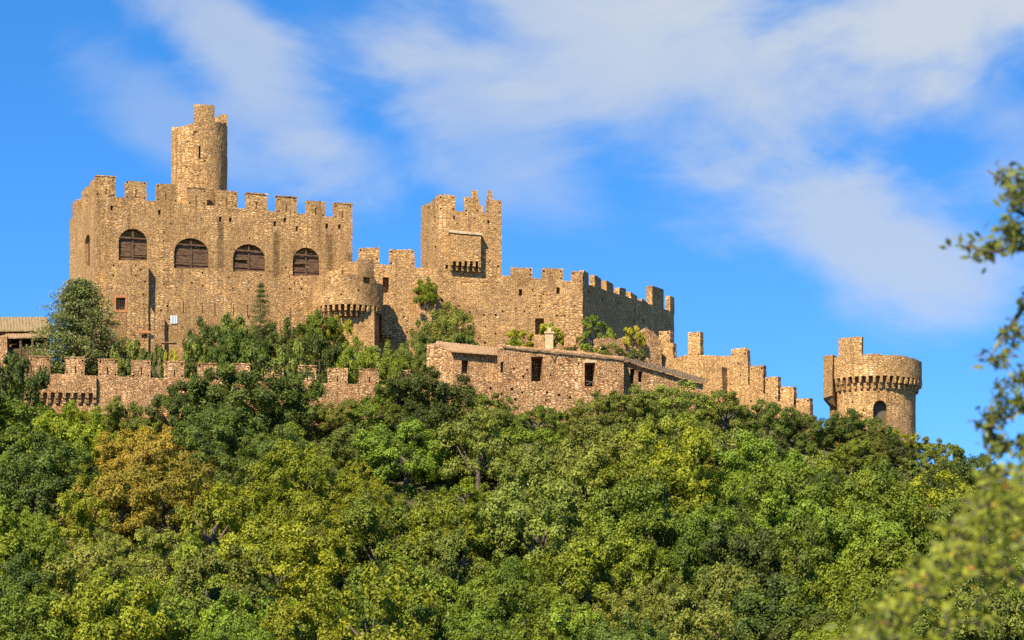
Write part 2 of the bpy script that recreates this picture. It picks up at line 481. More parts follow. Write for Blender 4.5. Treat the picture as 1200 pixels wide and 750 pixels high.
def build_ground():
    ds = [-400, -150, -60, -20, 0, 20, 40, 60, 80, 100, 125, 150, 175, 195] + [205 + 3 * i for i in range(45)] + [345, 365, 390, 430, 480, 560, 700, 1000, 1600, 3000]
    xs = [-3000, -1800, -1000, -600, -400, -300, -220, -170, -130] + [-100 + 4 * i for i in range(51)] + [130, 170, 220, 300, 400, 600, 1000, 1800, 3000]
    v = [(x, d, ground(x, d)) for d in ds for x in xs]
    n = len(xs)
    f = [(i * n + j, i * n + j + 1, (i + 1) * n + j + 1, (i + 1) * n + j) for i in range(len(ds) - 1) for j in range(n - 1)]
    me = bpy.data.meshes.new('hill')
    me.from_pydata(v, [], f)
    for p in me.polygons: p.use_smooth = True
    o = link('hill', me, M_earth)
    o['kind'] = 'structure'
build_ground()

def base_at(px, d):
    x = (px - 600) * K * d
    return Vector((x, d, ground(x, d)))

# ------------------------------------------------------------------ the great hall
def putlogs(c, pl, spots, s=1.6, depth=.5):
    s *= 1.2
    for px, py in spots:
        w = random.uniform(.75, 1.2) * s / 2
        prism(c, pl, rect_px(pl, px - w, py - w * 1.1, px + w, py + w), .3, -depth)

hall = thing('great_hall', 'large ochre stone castle hall with four shuttered arched windows and battlements', 'castle hall', P(112, 425, 300))
PF = Plane(112, 300, 413, 309)
PL = Plane(82, 314, 112, 300)
hw = block('wall', [(112, 300), (413, 309), (392, 326), (82, 314)], [229, 256, 278, 258], 440, M_hall, hall)
c = bmesh.new()
WIN = [(139, 173, 268, 284, 305), (204, 245, 279, 297, 314.5), (273, 311, 286, 303, 318), (343, 375, 290, 307, 323)]
for x0, x1, yt, ys, yb in WIN:
    prism(c, PF, arch_px(PF, x0, x1, yt, ys, yb), .4, -1.1)
prism(c, PL, arch_px(PL, 99.5, 105.5, 275, 284, 312), .4, -.9)
for gx, g0 in ((258, 257), (322, 262), (383, 265)):
    prism(c, PF, rect_px(PF, gx - 1.5, g0 - 3, gx + 1.7, g0 + 3), .3, -.6)
for px, py in ((131, 244), (187, 249), (334, 258), (398, 266), (348, 268), (270, 258)):
    prism(c, PF, rect_px(PF, px - 1.6, py - 3, px + 1.4, py + 2.5), .3, -.7)
sp = []
x = 192
while x < 405:
    for yy in (311, 326):
        py = yy + (x - 112) * .062 + random.uniform(-2.5, 2.5)
        if all(not (a - 3 < x < b + 3 and py < e + 4) for a, b, _, _, e in WIN) and all(abs(x - g) > 6 for g in (258, 322, 383)):
            sp.append((x, py))
    x += random.uniform(12, 19)
for i in range(36):
    px = random.uniform(180, 405); py = random.uniform(254, 395)
    if all(not (a - 4 < px < b + 4 and t - 4 < py < e + 4) for a, b, t, _, e in WIN) and all(abs(px - g) > 6 for g in (258, 322, 383)) and all(abs(px - q) + abs(py - w) > 7 for q, w in sp):
        sp.append((px, py))
putlogs(c, PF, sp)
for px in (197, 215, 237, 252, 274, 290, 341):
    py = 352 + (px - 190) * .05
    prism(c, PF, rect_px(PF, px - .55, py, px + .55, py + 14), .3, -.7)
boolean(hw, c)

for x0, x1, yt, yb in ((112, 135.5, 207, 229), (147, 172, 211, 232), (183, 208, 215, 235), (220, 242, 220, 238.5), (254, 278.5, 224, 241),
                       (288.5, 313, 228, 245), (324, 348, 231.5, 249), (359.5, 381, 235, 252), (391.5, 413, 238.5, 255)):
    merlon(PF, x0, x1, yt, yb, M_hall, hall)
for x0, x1, yt, yb in ((104.5, 109.5, 212, 238), (95, 100.5, 222, 246), (84.5, 90.5, 235, 257)):
    merlon(PL, x0, x1, yt, yb, M_hall, hall, slit=False, holes=False)

def shutter(pl, x0, x1, yt, ys, yb, ycap, parent):
    """weathered planks closing an arched opening, dark gap above"""
    off = -.28
    bm = bmesh.new()
    u0, zb = pl.uz(x0, yb); u1, zb1 = pl.uz(x1, yb)
    um, zt = pl.uz((x0 + x1) / 2, ytop := yt)
    _, zs = pl.uz((x0 + x1) / 2, ys); _, zc = pl.uz((x0 + x1) / 2, ycap)
    nrow = 7
    hgt = (zc - zb) / nrow
    for r in range(nrow):
        za, zz = zb + hgt * r + .012, zb + hgt * (r + 1) - .012
        zm = max(za, zz)
        half = (u1 - u0) / 2
        if zm > zs: half *= math.sqrt(max(.05, 1 - ((zm - zs) / (zt - zs)) ** 2))
        mid = (u0 + u1) / 2
        k = random.uniform(-.35, .35)
        dz = (zb1 - zb) * .0
        cuts = [mid - half + .03, mid + k, mid + half - .03]
        for a, b in zip(cuts, cuts[1:]):
            o2 = off + random.uniform(-.03, .03)
            j = random.uniform(-.045, .045)
            if random.random() < .07: continue
            prism(bm, pl, [(a + .008, za + j), (b - .008, za - j), (b - .008, zz - j), (a + .008, zz + j)], o2, o2 - .05)
    o = obj('shutter', bm, M_wood, parent)
    b2 = bmesh.new()
    mid = (u0 + u1) / 2
    prism(b2, pl, [(mid - .08, zb), (mid + .08, zb), (mid + .08, zt - .1), (mid - .08, zt - .1)], off + .10, off + .04)
    prism(b2, pl, [(u0 - .05, zc - .05), (u1 + .1, zc - .08), (u1 + .1, zc + .07), (u0 - .05, zc + .1)], off + .24, off + .12)
    prism(b2, pl, [(u0 + .05, zb + .5), (u1 - .05, zb + .5), (u1 - .05, zb + .6), (u0 + .05, zb + .6)], off + .10, off + .045)
    obj('crossbar', b2, M_wood, o)
    return o
for (x0, x1, yt, ys, yb), cap in zip(WIN, (279, 287, 294, 299)):
    shutter(PF, x0, x1, yt, ys, yb, cap, hall)
bm = bmesh.new()
prism(bm, PL, arch_px(PL, 99.6, 105.4, 275.5, 284, 311.8), -.35, -.4)
obj('shutter', bm, M_wood, hall)

# projecting annex at the left of the front, with the barred window
PA = Plane(112, 300, 413, 309, off=.85)
an = wall_block('annex', PA, 124, 174, 307, 309, 440, 1.2, M_hall, hall)
c = bmesh.new()
prism(c, PA, rect_px(PA, 136, 349, 147, 363), .3, -.6)
prism(c, PA, rect_px(PA, 166, 391.5, 173, 396), .3, -.6)
prism(c, PA, rect_px(PA, 153.5, 311, 154.3, 322), .3, -.3)
putlogs(c, PA, [(133, 311), (133, 323), (159, 311), (159, 323), (165, 316), (150, 334), (131, 338), (168, 345), (170, 330)])
boolean(an, c)
bm = bmesh.new()
for i in range(4):
    px = 137.8 + i * 2.5
    prism(bm, PA, rect_px(PA, px - .3, 349.2, px + .3, 362.8), -.10, -.14)
for py in (353, 358.5):
    prism(bm, PA, rect_px(PA, 136.2, py - .3, 146.8, py + .3), -.145, -.175)
obj('window_bars', bm, M_iron, hall)
bm = bmesh.new()
for q in ((133.8, 345.5, 149.2, 348.8), (133.8, 363.2, 149.2, 366), (133.8, 348.8, 135.8, 363.2), (147.2, 348.8, 149.2, 363.2)):
    prism(bm, PA, rect_px(PA, *q), .035, -.05)
obj('window_surround', bm, M_brick, hall)
bm = bmesh.new()
prism(bm, PA, rough(rect_px(PA, 162, 387.6, 177, 390.6), .3, .03), .05, -.05)
obj('lintel', bm, M_brick, hall)
bm = bmesh.new()
prism(bm, PA, rect_px(PA, 146.5, 366.5, 147.1, 400), .07, .02)
obj('downpipe', bm, M_brick, hall)
pa2 = Plane(112, 300, 413, 309, off=.55)
st = wall_block('buttress', pa2, 174.1, 181, 354, 368, 440, .9, M_hall, hall)
pa3 = Plane(112, 300, 413, 309, off=1.0)
wall_block('plinth', Plane(112, 300, 413, 309, off=.5), 181.2, 193, 370, 372, 440, .8, M_rubble, hall)
bm = bmesh.new()
box(bm, (0, 0, 0), (1.6, .5, .06), Matrix.Translation(P(189, 401.5, 299.6)) @ Matrix.Rotation(R(-12), 4, 'X'))
obj('canopy', bm, M_pinktile, hall)

sg = thing('wall_sign', 'small white and blue panel fixed low on the hall wall', 'sign', P(203.5, 375, 302.5))
bm = bmesh.new(); prism(bm, PF, rect_px(PF, 199.8, 370, 207.5, 379.2), .09, .02); obj('board', bm, M_white, sg)
bm = bmesh.new(); prism(bm, PF, rect_px(PF, 201.6, 370.5, 203.2, 378.7), .096, .092)
prism(bm, PF, rect_px(PF, 205.2, 370.5, 206.4, 378.7), .096, .092)
obj('stripe', bm, M_blue, sg)

# ------------------------------------------------------------------ round keep behind the hall parapet
kc = XY(233.5, 308)
kr = 32.6 * K * 308
kz = lambda py: (HY - py) * K * 305.2
keep = thing('round_keep', 'tall round stone keep rising behind the hall battlements', 'tower', (kc.x, kc.y, kz(262)))
def keep_top(a):
    a = (a + math.pi) % (2 * math.pi) - math.pi
    s = math.sin(a)
    if abs(a) > math.pi / 2: return kz(141)
    y = 152 - (s + 1) * 8.5
    return kz(max(141, y) + (0 if s < .2 else 0))
k = arc_wall('shaft', kc.x, kc.y, kr, kr - .75, 0, 2 * math.pi, kz(262), keep_top, M_warm, keep, seg=64, zrows=18, rj=.02, zj=.09)
c = bmesh.new()
pk = Plane(200, 308 - kr, 260, 308 - kr)
prism(c, pk, rect_px(pk, 232.8, 171, 235, 186), .4, -.75)
prism(c, pk, rect_px(pk, 226.5, 153.5, 231, 158.5), .4, -.9)
putlogs(c, pk, [(220, 166), (242, 160), (240, 188), (218, 196), (246, 204), (224, 210), (238, 214), (212, 156), (248, 176)], s=1.3, depth=.5)
boolean(k, c)
def arc_px(x):  # angle on a circle of the keep
    return math.asin(max(-1, min(1, (x - 233.5) / 32.6)))
arc_wall('merlon', kc.x, kc.y, kr - .012, kr - .7, arc_px(231), arc_px(254), kz(144), kz(122.5), M_warm, keep, seg=8, zrows=4, zj=.05)
arc_wall('merlon', kc.x, kc.y, kr - .012, kr - .7, math.pi - arc_px(266), math.pi - arc_px(254), kz(146), kz(126.5), M_warm, keep, seg=8, zrows=4, zj=.05)
arc_wall('merlon', kc.x, kc.y, kr - .012, kr - .7, R(65), R(84), kz(147), kz(139), M_warm, keep, seg=6, zrows=2, zj=.08)

# ------------------------------------------------------------------ upper curtain wall and square tower
curt = thing('curtain_wall', 'stone curtain wall with merlons running between the hall and the dark side wall', 'castle wall', P(550, 425, 309))
PC = Plane(413, 308.3, 683, 309.5)
cw = wall_block('wall', PC, 405, 683, 306, 331, 440, 1.3, M_stone, curt)
c = bmesh.new()
prism(c, PC, rect_px(PC, 448.5, 325, 455.5, 343), .4, -1.0)
prism(c, PC, rect_px(PC, 627, 373, 637.5, 392), .4, -1.1)
for px, py in ((610, 343), (654, 341)):
    prism(c, PC, rect_px(PC, px - 2, py - 4, px + 2, py + 3.5), .3, -.8)
sp = []
for i in range(70):
    px = random.uniform(462, 676); py = random.uniform(326 if px < 590 else 338, 410)
    if 622 < px < 642 and 366 < py < 396: continue
    if all(abs(px - q) + abs(py - w) > 8 for q, w in sp + [(610, 343), (654, 341)]): sp.append((px, py))
putlogs(c, PC, sp, s=1.7)
boolean(cw, c)
for x0, x1, yt, yb in ((420, 444.5, 290, 305), (456, 486, 291.5, 310), (598.5, 624, 312.5, 323), (635, 660, 314.5, 327.5), (669, 683, 317, 331)):
    merlon(PC, x0, x1, yt, yb, M_stone, curt, slit=False)

sq = thing('square_tower', 'square stone tower with stepped merlons and a projecting box on its front', 'tower', P(550, 330, 309))
TF = Plane(514, 308.725, 588, 309.05, off=.0)
TL = Plane(493, 316, 514, 308.6)
sb = block('wall', [(514, 308.725), (588, 309.05), (583, 316.5), (493, 316)], [246, 250, 254, 258], 330, M_stone, sq)
c = bmesh.new()
for q in ((531, 253, 533.2, 257), (571, 258, 573.5, 262), (545, 249, 547, 252), (522, 310, 525, 315)):
    prism(c, TF, rect_px(TF, *q), .5, -.7)
for q in ((508.6, 253, 510.2, 263), (508.8, 288, 511, 294), (499, 268, 500.2, 271)):
    prism(c, TL, rect_px(TL, *q), .5, -.6)
putlogs(c, TF, [(536, 262), (556, 256), (580, 268), (578, 292), (528, 282), (529, 300), (574, 306), (584, 312), (562, 326)], s=1.5)
boolean(sb, c)
TFm = Plane(514, 308.725, 588, 309.05)
for x0, x1, yt, yb in ((514, 533.5, 228, 246), (544, 561.5, 231.5, 248), (569.5, 588, 234.5, 250)):
    merlon(TFm, x0, x1, yt, yb, M_stone, sq, slit=False, thick=.7)
for x0, x1, yt, yb in ((493.3, 500.5, 240, 257), (504, 511.5, 233.5, 250)):
    merlon(TL, x0, x1, yt, yb, M_stone, sq, slit=False, holes=False, thick=.7)
for x0, x1, yt, yb in ((553.3, 559.5, 221.5, 232), (571, 577, 223, 236)):
    merlon(Plane(514, 308.75, 588, 309.1), x0, x1, yt, yb, M_cream if False else M_warm, sq, slit=False, holes=False, thick=.6, off=-.05)
# sky between merlons: back merlons seen through the gaps
for x0, x1, yt, yb in ((516, 528, 244, 252), (556, 566, 240, 252)):
    merlon(Plane(493, 316, 583, 316.5), x0, x1, yt, yb, M_stone, sq, slit=False, holes=False)
# box machicolation
TB = Plane(514, 308.725, 588, 309.05, off=1.0)
bx = wall_block('brattice', TB, 527.5, 563.5, 272.5, 276, 306, .97, M_stone, sq, step=.5)
bm = bmesh.new()
prism(bm, TB, rough([TB.uz(526, 272.5), TB.uz(565, 276), TB.uz(565, 273.2), TB.uz(526, 269.2)], .4, .02), .14, -.98)
obj('coping', bm, M_cream, bx)
def corbel_mesh(w, h, reach):
    """bracket of three rounded steps, top back edge at the origin, reaching towards -Y"""
    bm = bmesh.new()
    n = 2
    for i in range(n):
        r = reach * (1 - .42 * i)
        z1 = -h * .55 * i; z0 = -h * (.55 if i == 0 else 1)
        w2 = w / 2 - .004 * i
        pts = [(0, z1), (-r, z1), (-r, z1 - (z1 - z0) * .45), (-r + .06, z0 + .02), (-r + .12, z0), (0, z0)]
        A = [bm.verts.new((-w2, y, z)) for y, z in pts]; B = [bm.verts.new((w2, y, z)) for y, z in pts]
        bm.faces.new(A); bm.faces.new(B[::-1])
        for k_ in range(len(pts)):
            j = (k_ + 1) % len(pts)
            bm.faces.new((A[j], A[k_], B[k_], B[j]))
    bmesh.ops.recalc_face_normals(bm, faces=bm.faces[:])
    me = bpy.data.meshes.new('corbel'); bm.to_mesh(me); bm.free()
    return me
def place_corbel(me, p, ang, mat, parent):
    o = bpy.data.objects.new('corbel', me)
    COL.objects.link(o)
    if not me.materials: me.materials.append(mat)
    o.parent = parent
    o.matrix_parent_inverse = Matrix.Translation(-parent.location)
    o.location = p; o.rotation_euler = (0, 0, ang)
    return o
cm = corbel_mesh(.30, 1.05, .98)
angF = math.atan2(TF.t.y, TF.t.x)
for i in range(6):
    px = 529.2 + i * 6.5
    u, z = TFm.uz(px, 306.4 + i * .45)
    q = TFm.pt(u, z, .02)
    place_corbel(cm, q, angF, M_stone, sq)

# ------------------------------------------------------------------ shaded side wall on the right of the upper ward
side = thing('side_wall', 'dark shaded castle wall with a row of merlons stepping down to the right', 'castle wall', P(736, 440, 320))
PS = Plane(683, 309.5, 790, 336)
sw = wall_block('wall', PS, 683.4, 790, 331.5, 366, 470, 1.3, M_stone, side)
c = bmesh.new()
for px, py in ((690, 342), (706, 351)):
    prism(c, PS, rect_px(PS, px - 1, py - 2, px + 1, py + 1.5), .4, -1.9)
prism(c, PS, rect_px(PS, 752.5, 374, 755.5, 379), .4, -1.9)
boolean(sw, c)
for x0, x1, yt, yb in ((684, 689.8, 318, 333), (697, 704.8, 323.5, 338), (711, 719, 330, 343), (726, 733.5, 337, 348), (739.5, 747, 344.5, 353),
                       (752.5, 759.5, 351.5, 358), (785.5, 790.5, 347, 364)):
    merlon(PS, x0, x1, yt, yb, M_stone, side, slit=False, holes=False, thick=.62)
merlon(PS, 764.5, 778, 336.5, 362, M_stone, side, slit=False, holes=False, thick=.75)

# ------------------------------------------------------------------ round turret at the right foot of the hall
tcx = XY(407.5, 304.8)
tz = lambda py: (HY - py) * K * 301.5
tr = 42 * K * 302
turret = thing('corner_turret', 'round stone turret with a ring of corbels at the right foot of the hall', 'turret', (tcx.x, tcx.y, tz(425)))
def tt(a):
    s = math.sin(a)
    if s < -.35: return tz(330 - (s + .35) * 8)
    return tz(321)
k = arc_wall('drum', tcx.x, tcx.y, tr, .3, 0, 2 * math.pi, tz(357), lambda a: tz(322) if abs((a + math.pi) % (2 * math.pi) - math.pi) < .9 else tz(329), M_stone, turret, seg=56, zrows=6, rj=.012, zj=.06)
c = bmesh.new()
pt_ = Plane(380, 304.8 - tr, 440, 304.8 - tr)
prism(c, pt_, rect_px(pt_, 425.5, 323.5, 432.5, 331), .9, -1.3)
prism(c, pt_, rect_px(pt_, 386, 322.5, 387, 332), .9, -.6)
putlogs(c, pt_, [(395, 328), (412, 326), (420, 340), (400, 345)], s=1.4)
boolean(k, c)
arc_wall('merlon', tcx.x, tcx.y, tr - .012, tr - .7, R(20), R(50), tz(324), tz(303), M_stone, turret, seg=8, zrows=3, zj=.08)
arc_wall('merlon', tcx.x, tcx.y, tr - .012, tr - .7, R(-34), R(-6), tz(324), tz(317), M_stone, turret, seg=8, zrows=3, zj=.08)
# pier under the drum: flat front, shaded right side
shx = [XY(384, 302.2), XY(438.5, 302.2), XY(444, 306), XY(384, 307)]
block_z('shaft', shx, [tz(357.2)] * 4, tz(440), M_stone, turret, step=.7)
cm2 = corbel_mesh(.26, 1.15, 1.15)
for i in range(17):
    a = R(-78 + i * 9.75)
    rr = tr - 1.1
    place_corbel(cm2, Vector((tcx.x + math.sin(a) * rr, tcx.y - math.cos(a) * rr, tz(357.4))), a, M_stone, turret)
arc_wall('collar', tcx.x, tcx.y, tr - .95, .4, R(-88), R(88), tz(369), tz(357.3), M_stone, turret, seg=30, zrows=3)
# small box on corbels in the turret's shade
sbx = thing('small_brattice', 'small shaded stone box on corbels beside the round turret', 'turret', P(457, 396, 308))
PB = Plane(413, 308.3, 683, 309.5, off=1.0)
wall_block('wall', PB, 447.5, 460, 357, 357.5, 392, 1.02, M_stone, sbx, step=.5)
cm3 = corbel_mesh(.3, .8, .98)
for px in (449.5, 454, 458.5):
    u, z = PC.uz(px, 392.3); q = PC.pt(u, z, .02)
    place_corbel(cm3, q, math.atan2(PC.t.y, PC.t.x), M_stone, sbx)

# ------------------------------------------------------------------ lower outer wall
low = thing('outer_wall', 'low reddish stone outer wall with evenly spaced merlons below the hall', 'castle wall', P(250, 500, 287))
PO = Plane(28, 285, 490, 289)
PO2 = Plane(28, 285, 490, 289, off=.45)
ow = wall_block('wall', PO, 29, 500, 438, 453, 540, .9, M_rubble, low)
pw = wall_block('parapet', PO2, 28, 113, 437, 440, 460, .47, M_rubble, low, step=.5)
cm4 = corbel_mesh(.32, 1.1, .46)
for i in range(10):
    px = 31 + i * 8.9
    u, z = PO.uz(px, 460.3); place_corbel(cm4, PO.pt(u, z, .02), math.atan2(PO.t.y, PO.t.x), M_rubble, low)
for x0, x1, yt, yb in ((34, 59, 418, 438), (76, 99, 419, 438), (115, 138, 420.5, 440), (153.5, 176.5, 421.5, 441), (192, 216, 423, 442),
                       (231, 253.5, 425, 443.5), (272, 293, 427, 445), (310, 332, 428, 446), (349, 371, 429.5, 447), (384, 407.5, 431.5, 448.5), (421, 444, 433.5, 449.5), (459, 481, 435, 451)):
    merlon(PO2 if x0 < 110 else PO, x0, x1, yt, yb, M_rubble, low, thick=.6)

# ------------------------------------------------------------------ low building at the left edge
lb = thing('tiled_outbuilding', 'low outbuilding with a lichen covered tile roof at the left edge', 'building', P(10, 432, 297))
block('wall', [(-60, 296), (58, 297.5), (56, 303), (-60, 303)], [389, 388, 374, 374], 445, M_rubble, lb)
def slab(name, p0, p1, p2, p3, th, mat, parent, seg=14, amp=.03):
    """roof sheet through four corners (eave left, eave right, ridge right, ridge left), with rows of tiles as waves"""
    bm = bmesh.new()
    n, m = seg * 4, 6
    top, bot = [], []
    for j in range(m + 1):
        a = p0.lerp(p3, j / m); b = p1.lerp(p2, j / m)
        ra, rb = [], []
        for i in range(n + 1):
            q = a.lerp(b, i / n)
            w = .028 * (1 if i % 2 else -1) + random.uniform(-amp, amp)
            ra.append(bm.verts.new(q + Vector((0, random.uniform(-.02, .02), th + w))))
            rb.append(bm.verts.new(q))
        top.append(ra); bot.append(rb)
    for j in range(m):
        for i in range(n):
            bm.faces.new((top[j][i], top[j][i + 1], top[j + 1][i + 1], top[j + 1][i]))
            bm.faces.new((bot[j][i + 1], bot[j][i], bot[j + 1][i], bot[j + 1][i + 1]))
    for A, B in ((top[0], bot[0]), (top[-1], bot[-1])):
        for i in range(n): bm.faces.new((A[i], B[i], B[i + 1], A[i + 1]))
    for i in (0, n):
        for j in range(m): bm.faces.new((top[j][i], top[j + 1][i], bot[j + 1][i], bot[j][i]))
    return obj(name, bm, mat, parent)
slab('roof', P(-60, 389, 295), P(58, 388, 296.6), P(56, 373, 303), P(-60, 373, 303), .14, M_tile, lb, seg=16)
slab('porch_roof', P(6, 397, 292), P(58, 395.5, 293), P(58, 391.5, 296.9), P(6, 392.5, 296), .12, M_pinktile, lb, seg=9)
bm = bmesh.new()
for px in (10, 24, 38, 52):
    q = P(px, 398, 292.6); box(bm, (q.x - .1, q.y - .1, q.z - 3.2), (q.x + .1, q.y + .1, q.z))
obj('porch_post', bm, M_wood, lb)
for px in (13, 27, 41):
    bm = bmesh.new(); pw_ = Plane(-60, 296, 58, 297.5)
    prism(bm, pw_, rect_px(pw_, px, 398, px + 9, 412), .03, -.05); obj('window', bm, M_iron, lb)
block('porch_wall', [(-4, 291.5), (8.5, 291.5), (8.5, 296), (-4, 296)], [396, 394, 392, 394], 440, M_rubble, lb)
bm = bmesh.new(); prism(bm, pw_, rect_px(pw_, 36, 412.5, 40, 424), .04, -.05); obj('door', bm, M_red, lb)
block('porch_wall', [(8.8, 292.3), (58, 293.2), (58, 293.7), (8.8, 292.8)], [409, 408, 408, 409], 440, M_wood, lb)

# ------------------------------------------------------------------ ruined house on the terrace
rh = thing('ruined_house', 'roofless reddish rubble house with two dark doorways below the square tower', 'house', P(655, 478, 287))
PH = Plane(580, 286.5, 730, 288.5)
hb = block('wall', [(583, 286.5), (731, 288.5), (731, 296), (583, 294)], [407, 421, 414, 404], 510, M_rubble, rh, amp=.14)
c = bmesh.new()
prism(c, PH, rect_px(PH, 622.5, 418, 636, 447), .4, -2.6)
prism(c, PH, rect_px(PH, 685, 425, 697.5, 453), .4, -2.6)
prism(c, PH, rect_px(PH, 586.5, 424, 590, 437), .4, -.7)
sp = []
for i in range(30):
    px = random.uniform(594, 726); py = random.uniform(415 + (px - 590) * .1, 465)
    if (618 < px < 640 and py < 452) or (680 < px < 702 and py < 457): continue
    if all(abs(px - q) + abs(py - w) > 9 for q, w in sp): sp.append((px, py))
putlogs(c, PH, sp, s=1.8)
boolean(hb, c)
bm = bmesh.new()
PH2 = Plane(580, 286.5, 730, 288.5, off=.09)
pts = [PH2.uz(590, 407.8)] + [PH2.uz(590 + i * 7, 407.8 + i * .70 + random.uniform(-.2, 1.6)) for i in range(1, 20)] + [PH2.uz(730, 423)] + [PH2.uz(730, 420)] + [PH2.uz(730 - i * 7, 420 - i * .66 + random.uniform(-.9, .7)) for i in range(1, 20)] + [PH2.uz(590, 405.5)]
prism(bm, PH2, pts, .1, -.5)
obj('eaves', bm, M_darkroof, rh)
for q in ((620.5, 414.8, 638, 418), (683, 421.8, 699.5, 425)):
    bm = bmesh.new(); prism(bm, PH, rect_px(PH, *q), .03, -.3); obj('lintel', bm, M_cream, rh)
bm = bmesh.new()
for a, b in (((685.5, 446), (697, 448.5)), ((686, 452), (697, 447))):
    u0, z0 = PH.uz(*a); u1, z1 = PH.uz(*b)
    prism(bm, PH, [(u0, z0), (u1, z1), (u1, z1 + .09), (u0, z0 + .09)], -.3 - .1 * (a[1] > 450), -.36 - .1 * (a[1] > 450))
obj('door_bars', bm, M_greywood, rh)
# small irons hanging under the eaves
for a, b in (((645, 413), (649, 424)), ((652, 414), (649, 423)), ((660, 416), (667, 424)), ((664, 415), (667, 422))):
    u0, z0 = PH.uz(*a); u1, z1 = PH.uz(*b)
    bm = bmesh.new()
    prism(bm, PH, [(u0, z0), (u0 + .1, z0), (u1 + .1, z1), (u1, z1)], .14, .05)
    obj('bracket', bm, M_wood, rh)
# left lean-to
sd = thing('lean_to_shed', 'small stone lean-to with a pinkish tile roof at the left of the ruined house', 'shed', P(540, 470, 288))
PSd = Plane(500, 288.5, 583, 290)
sw_ = block('wall', [(500, 288), (531, 286.9), (582.5, 287.6), (582.5, 293), (512, 292.5)], [404, 412, 416, 408, 401], 510, M_rubble, sd)
c = bmesh.new(); pq = Plane(531, 286.9, 582.5, 287.6)
prism(c, pq, rect_px(pq, 541, 422, 548.5, 437.5), .4, -1.2)
boolean(sw_, c)
slab('roof', P(529, 412.5, 286.3), P(584, 416.6, 287.0), P(583, 408.5, 293), P(511, 401, 292.6), .13, M_pinktile, sd, seg=10)
# right lean-to with the long sloping eave
rs = thing('sloping_shed', 'long stone shed with a thin roof edge sloping down to the right', 'shed', P(800, 478, 291))
PR = Plane(731, 289.8, 845, 292.2)
xs_ = wall_block('wall', PR, 731.5, 824, 423.5, 450.5, 520, 3.2, M_rubble, rs)
c = bmesh.new()
prism(c, PR, rect_px(PR, 738.5, 432, 744, 451), .4, -2)
prism(c, PR, rect_px(PR, 748, 435, 753, 448), .4, -1.5)
boolean(xs_, c)
slab('roof', P(729.5, 422, 289.35), P(826, 450.5, 291.3), P(826, 444.5, 296), P(732, 418.5, 294), .12, M_darkroof, rs, seg=24, amp=.06)
# rubble retaining wall under the house
rw = thing('retaining_wall', 'broken rubble retaining wall at the foot of the ruined house', 'wall', P(630, 480, 284))
PW = Plane(560, 284, 720, 286)
u0, _ = PW.uz(562, 450)
bm = bmesh.new()
top = [(560, 452), (566, 446), (580, 447), (592, 450), (606, 448), (618, 452), (634, 455), (650, 452), (664, 456), (690, 458), (718, 462)]
pts = [PW.uz(718, 505), ] + [PW.uz(x_, y_) for x_, y_ in top[::-1]] + [PW.uz(560, 505)]
prism(bm, PW, rough(pts, .35, .09), 0, -1.4)
w_ = obj('wall', bm, M_rubble, rw)
c = bmesh.new()
putlogs(c, PW, [(575, 455), (588, 462), (600, 456), (612, 460), (626, 462), (641, 460), (655, 463), (668, 466), (604, 468), (583, 470), (640, 469)], s=2.3)
boolean(w_, c)
# terrace bits behind the house
pier = thing('gate_pier', 'pale slender pillar with a cap among the terrace bushes', 'pillar', P(644, 408, 294))
q = P(643.5, 409, 294)
bm = bmesh.new(); box(bm, (q.x - .42, q.y - .42, q.z - 1), (q.x + .42, q.y + .42, q.z + 1.55)); obj('shaft', bm, M_cream, pier)
bm = bmesh.new(); box(bm, (q.x - .52, q.y - .52, q.z + 1.553), (q.x + .52, q.y + .52, q.z + 1.72)); box(bm, (q.x - .2, q.y - .2, q.z + 1.723), (q.x + .2, q.y + .2, q.z + 2.2)); obj('cap', bm, M_cream, pier)
tw = thing('terrace_wall', 'low stone parapet wall just left of the slender pillar on the terrace', 'wall', P(632, 408, 294))
block('wall', [(626, 293.7), (638, 293.7), (638, 294.3), (626, 294.3)], [393, 394, 394, 393], 425, M_warm, tw, amp=.08)
tp = thing('stone_pier', 'square rubble pier at the right of the terrace bushes', 'pillar', P(668, 410, 295))
block('wall', [(661, 295), (675, 295), (675, 297), (661, 297)], [386, 385, 384, 385], 430, M_rubble, tp)
bw = thing('broken_wall', 'ragged broken rubble wall below the dark side wall', 'wall', P(735, 420, 299))
PBk = Plane(700, 297.5, 775, 300)
bm = bmesh.new()
top = [(700, 396), (712, 395), (722, 397), (735, 394), (744, 396), (752, 390), (758, 384), (765, 388), (772, 396), (776, 404)]
pts = [PBk.uz(776, 460)] + [PBk.uz(*t) for t in top[::-1]] + [PBk.uz(700, 460)]
prism(bm, PBk, rough(pts, .3, .09), 0, -1.1)
obj('wall', bm, M_rubble, bw)

# ------------------------------------------------------------------ wall stepping down to the right-hand tower
dw = thing('stepped_wall', 'sunlit stone wall stepping down the ridge towards the right-hand round tower', 'castle wall', P(860, 500, 298))
PD = Plane(765, 303, 950, 293.5)
bm = bmesh.new()
top = [(770, 402), (789, 402), (790, 420), (803, 416), (822, 416), (850, 417), (858, 416), (876, 418), (877, 451), (893, 461), (912, 470), (930, 478), (950, 487)]
pts = [PD.uz(950, 540)] + [PD.uz(*t) for t in top[::-1]] + [PD.uz(770, 540)]
prism(bm, PD, rough(pts, .45, .05), 0, -.7)
w_ = obj('wall', bm, M_warm, dw)
c = bmesh.new()
prism(c, PD, rect_px(PD, 788.2, 407, 791.5, 416), .4, -.5)
putlogs(c, PD, [(800, 425), (815, 430), (833, 424), (848, 432), (865, 426), (868, 440), (856, 450), (835, 445), (880, 470), (776, 412), (782, 420)], s=1.5)
boolean(w_, c)
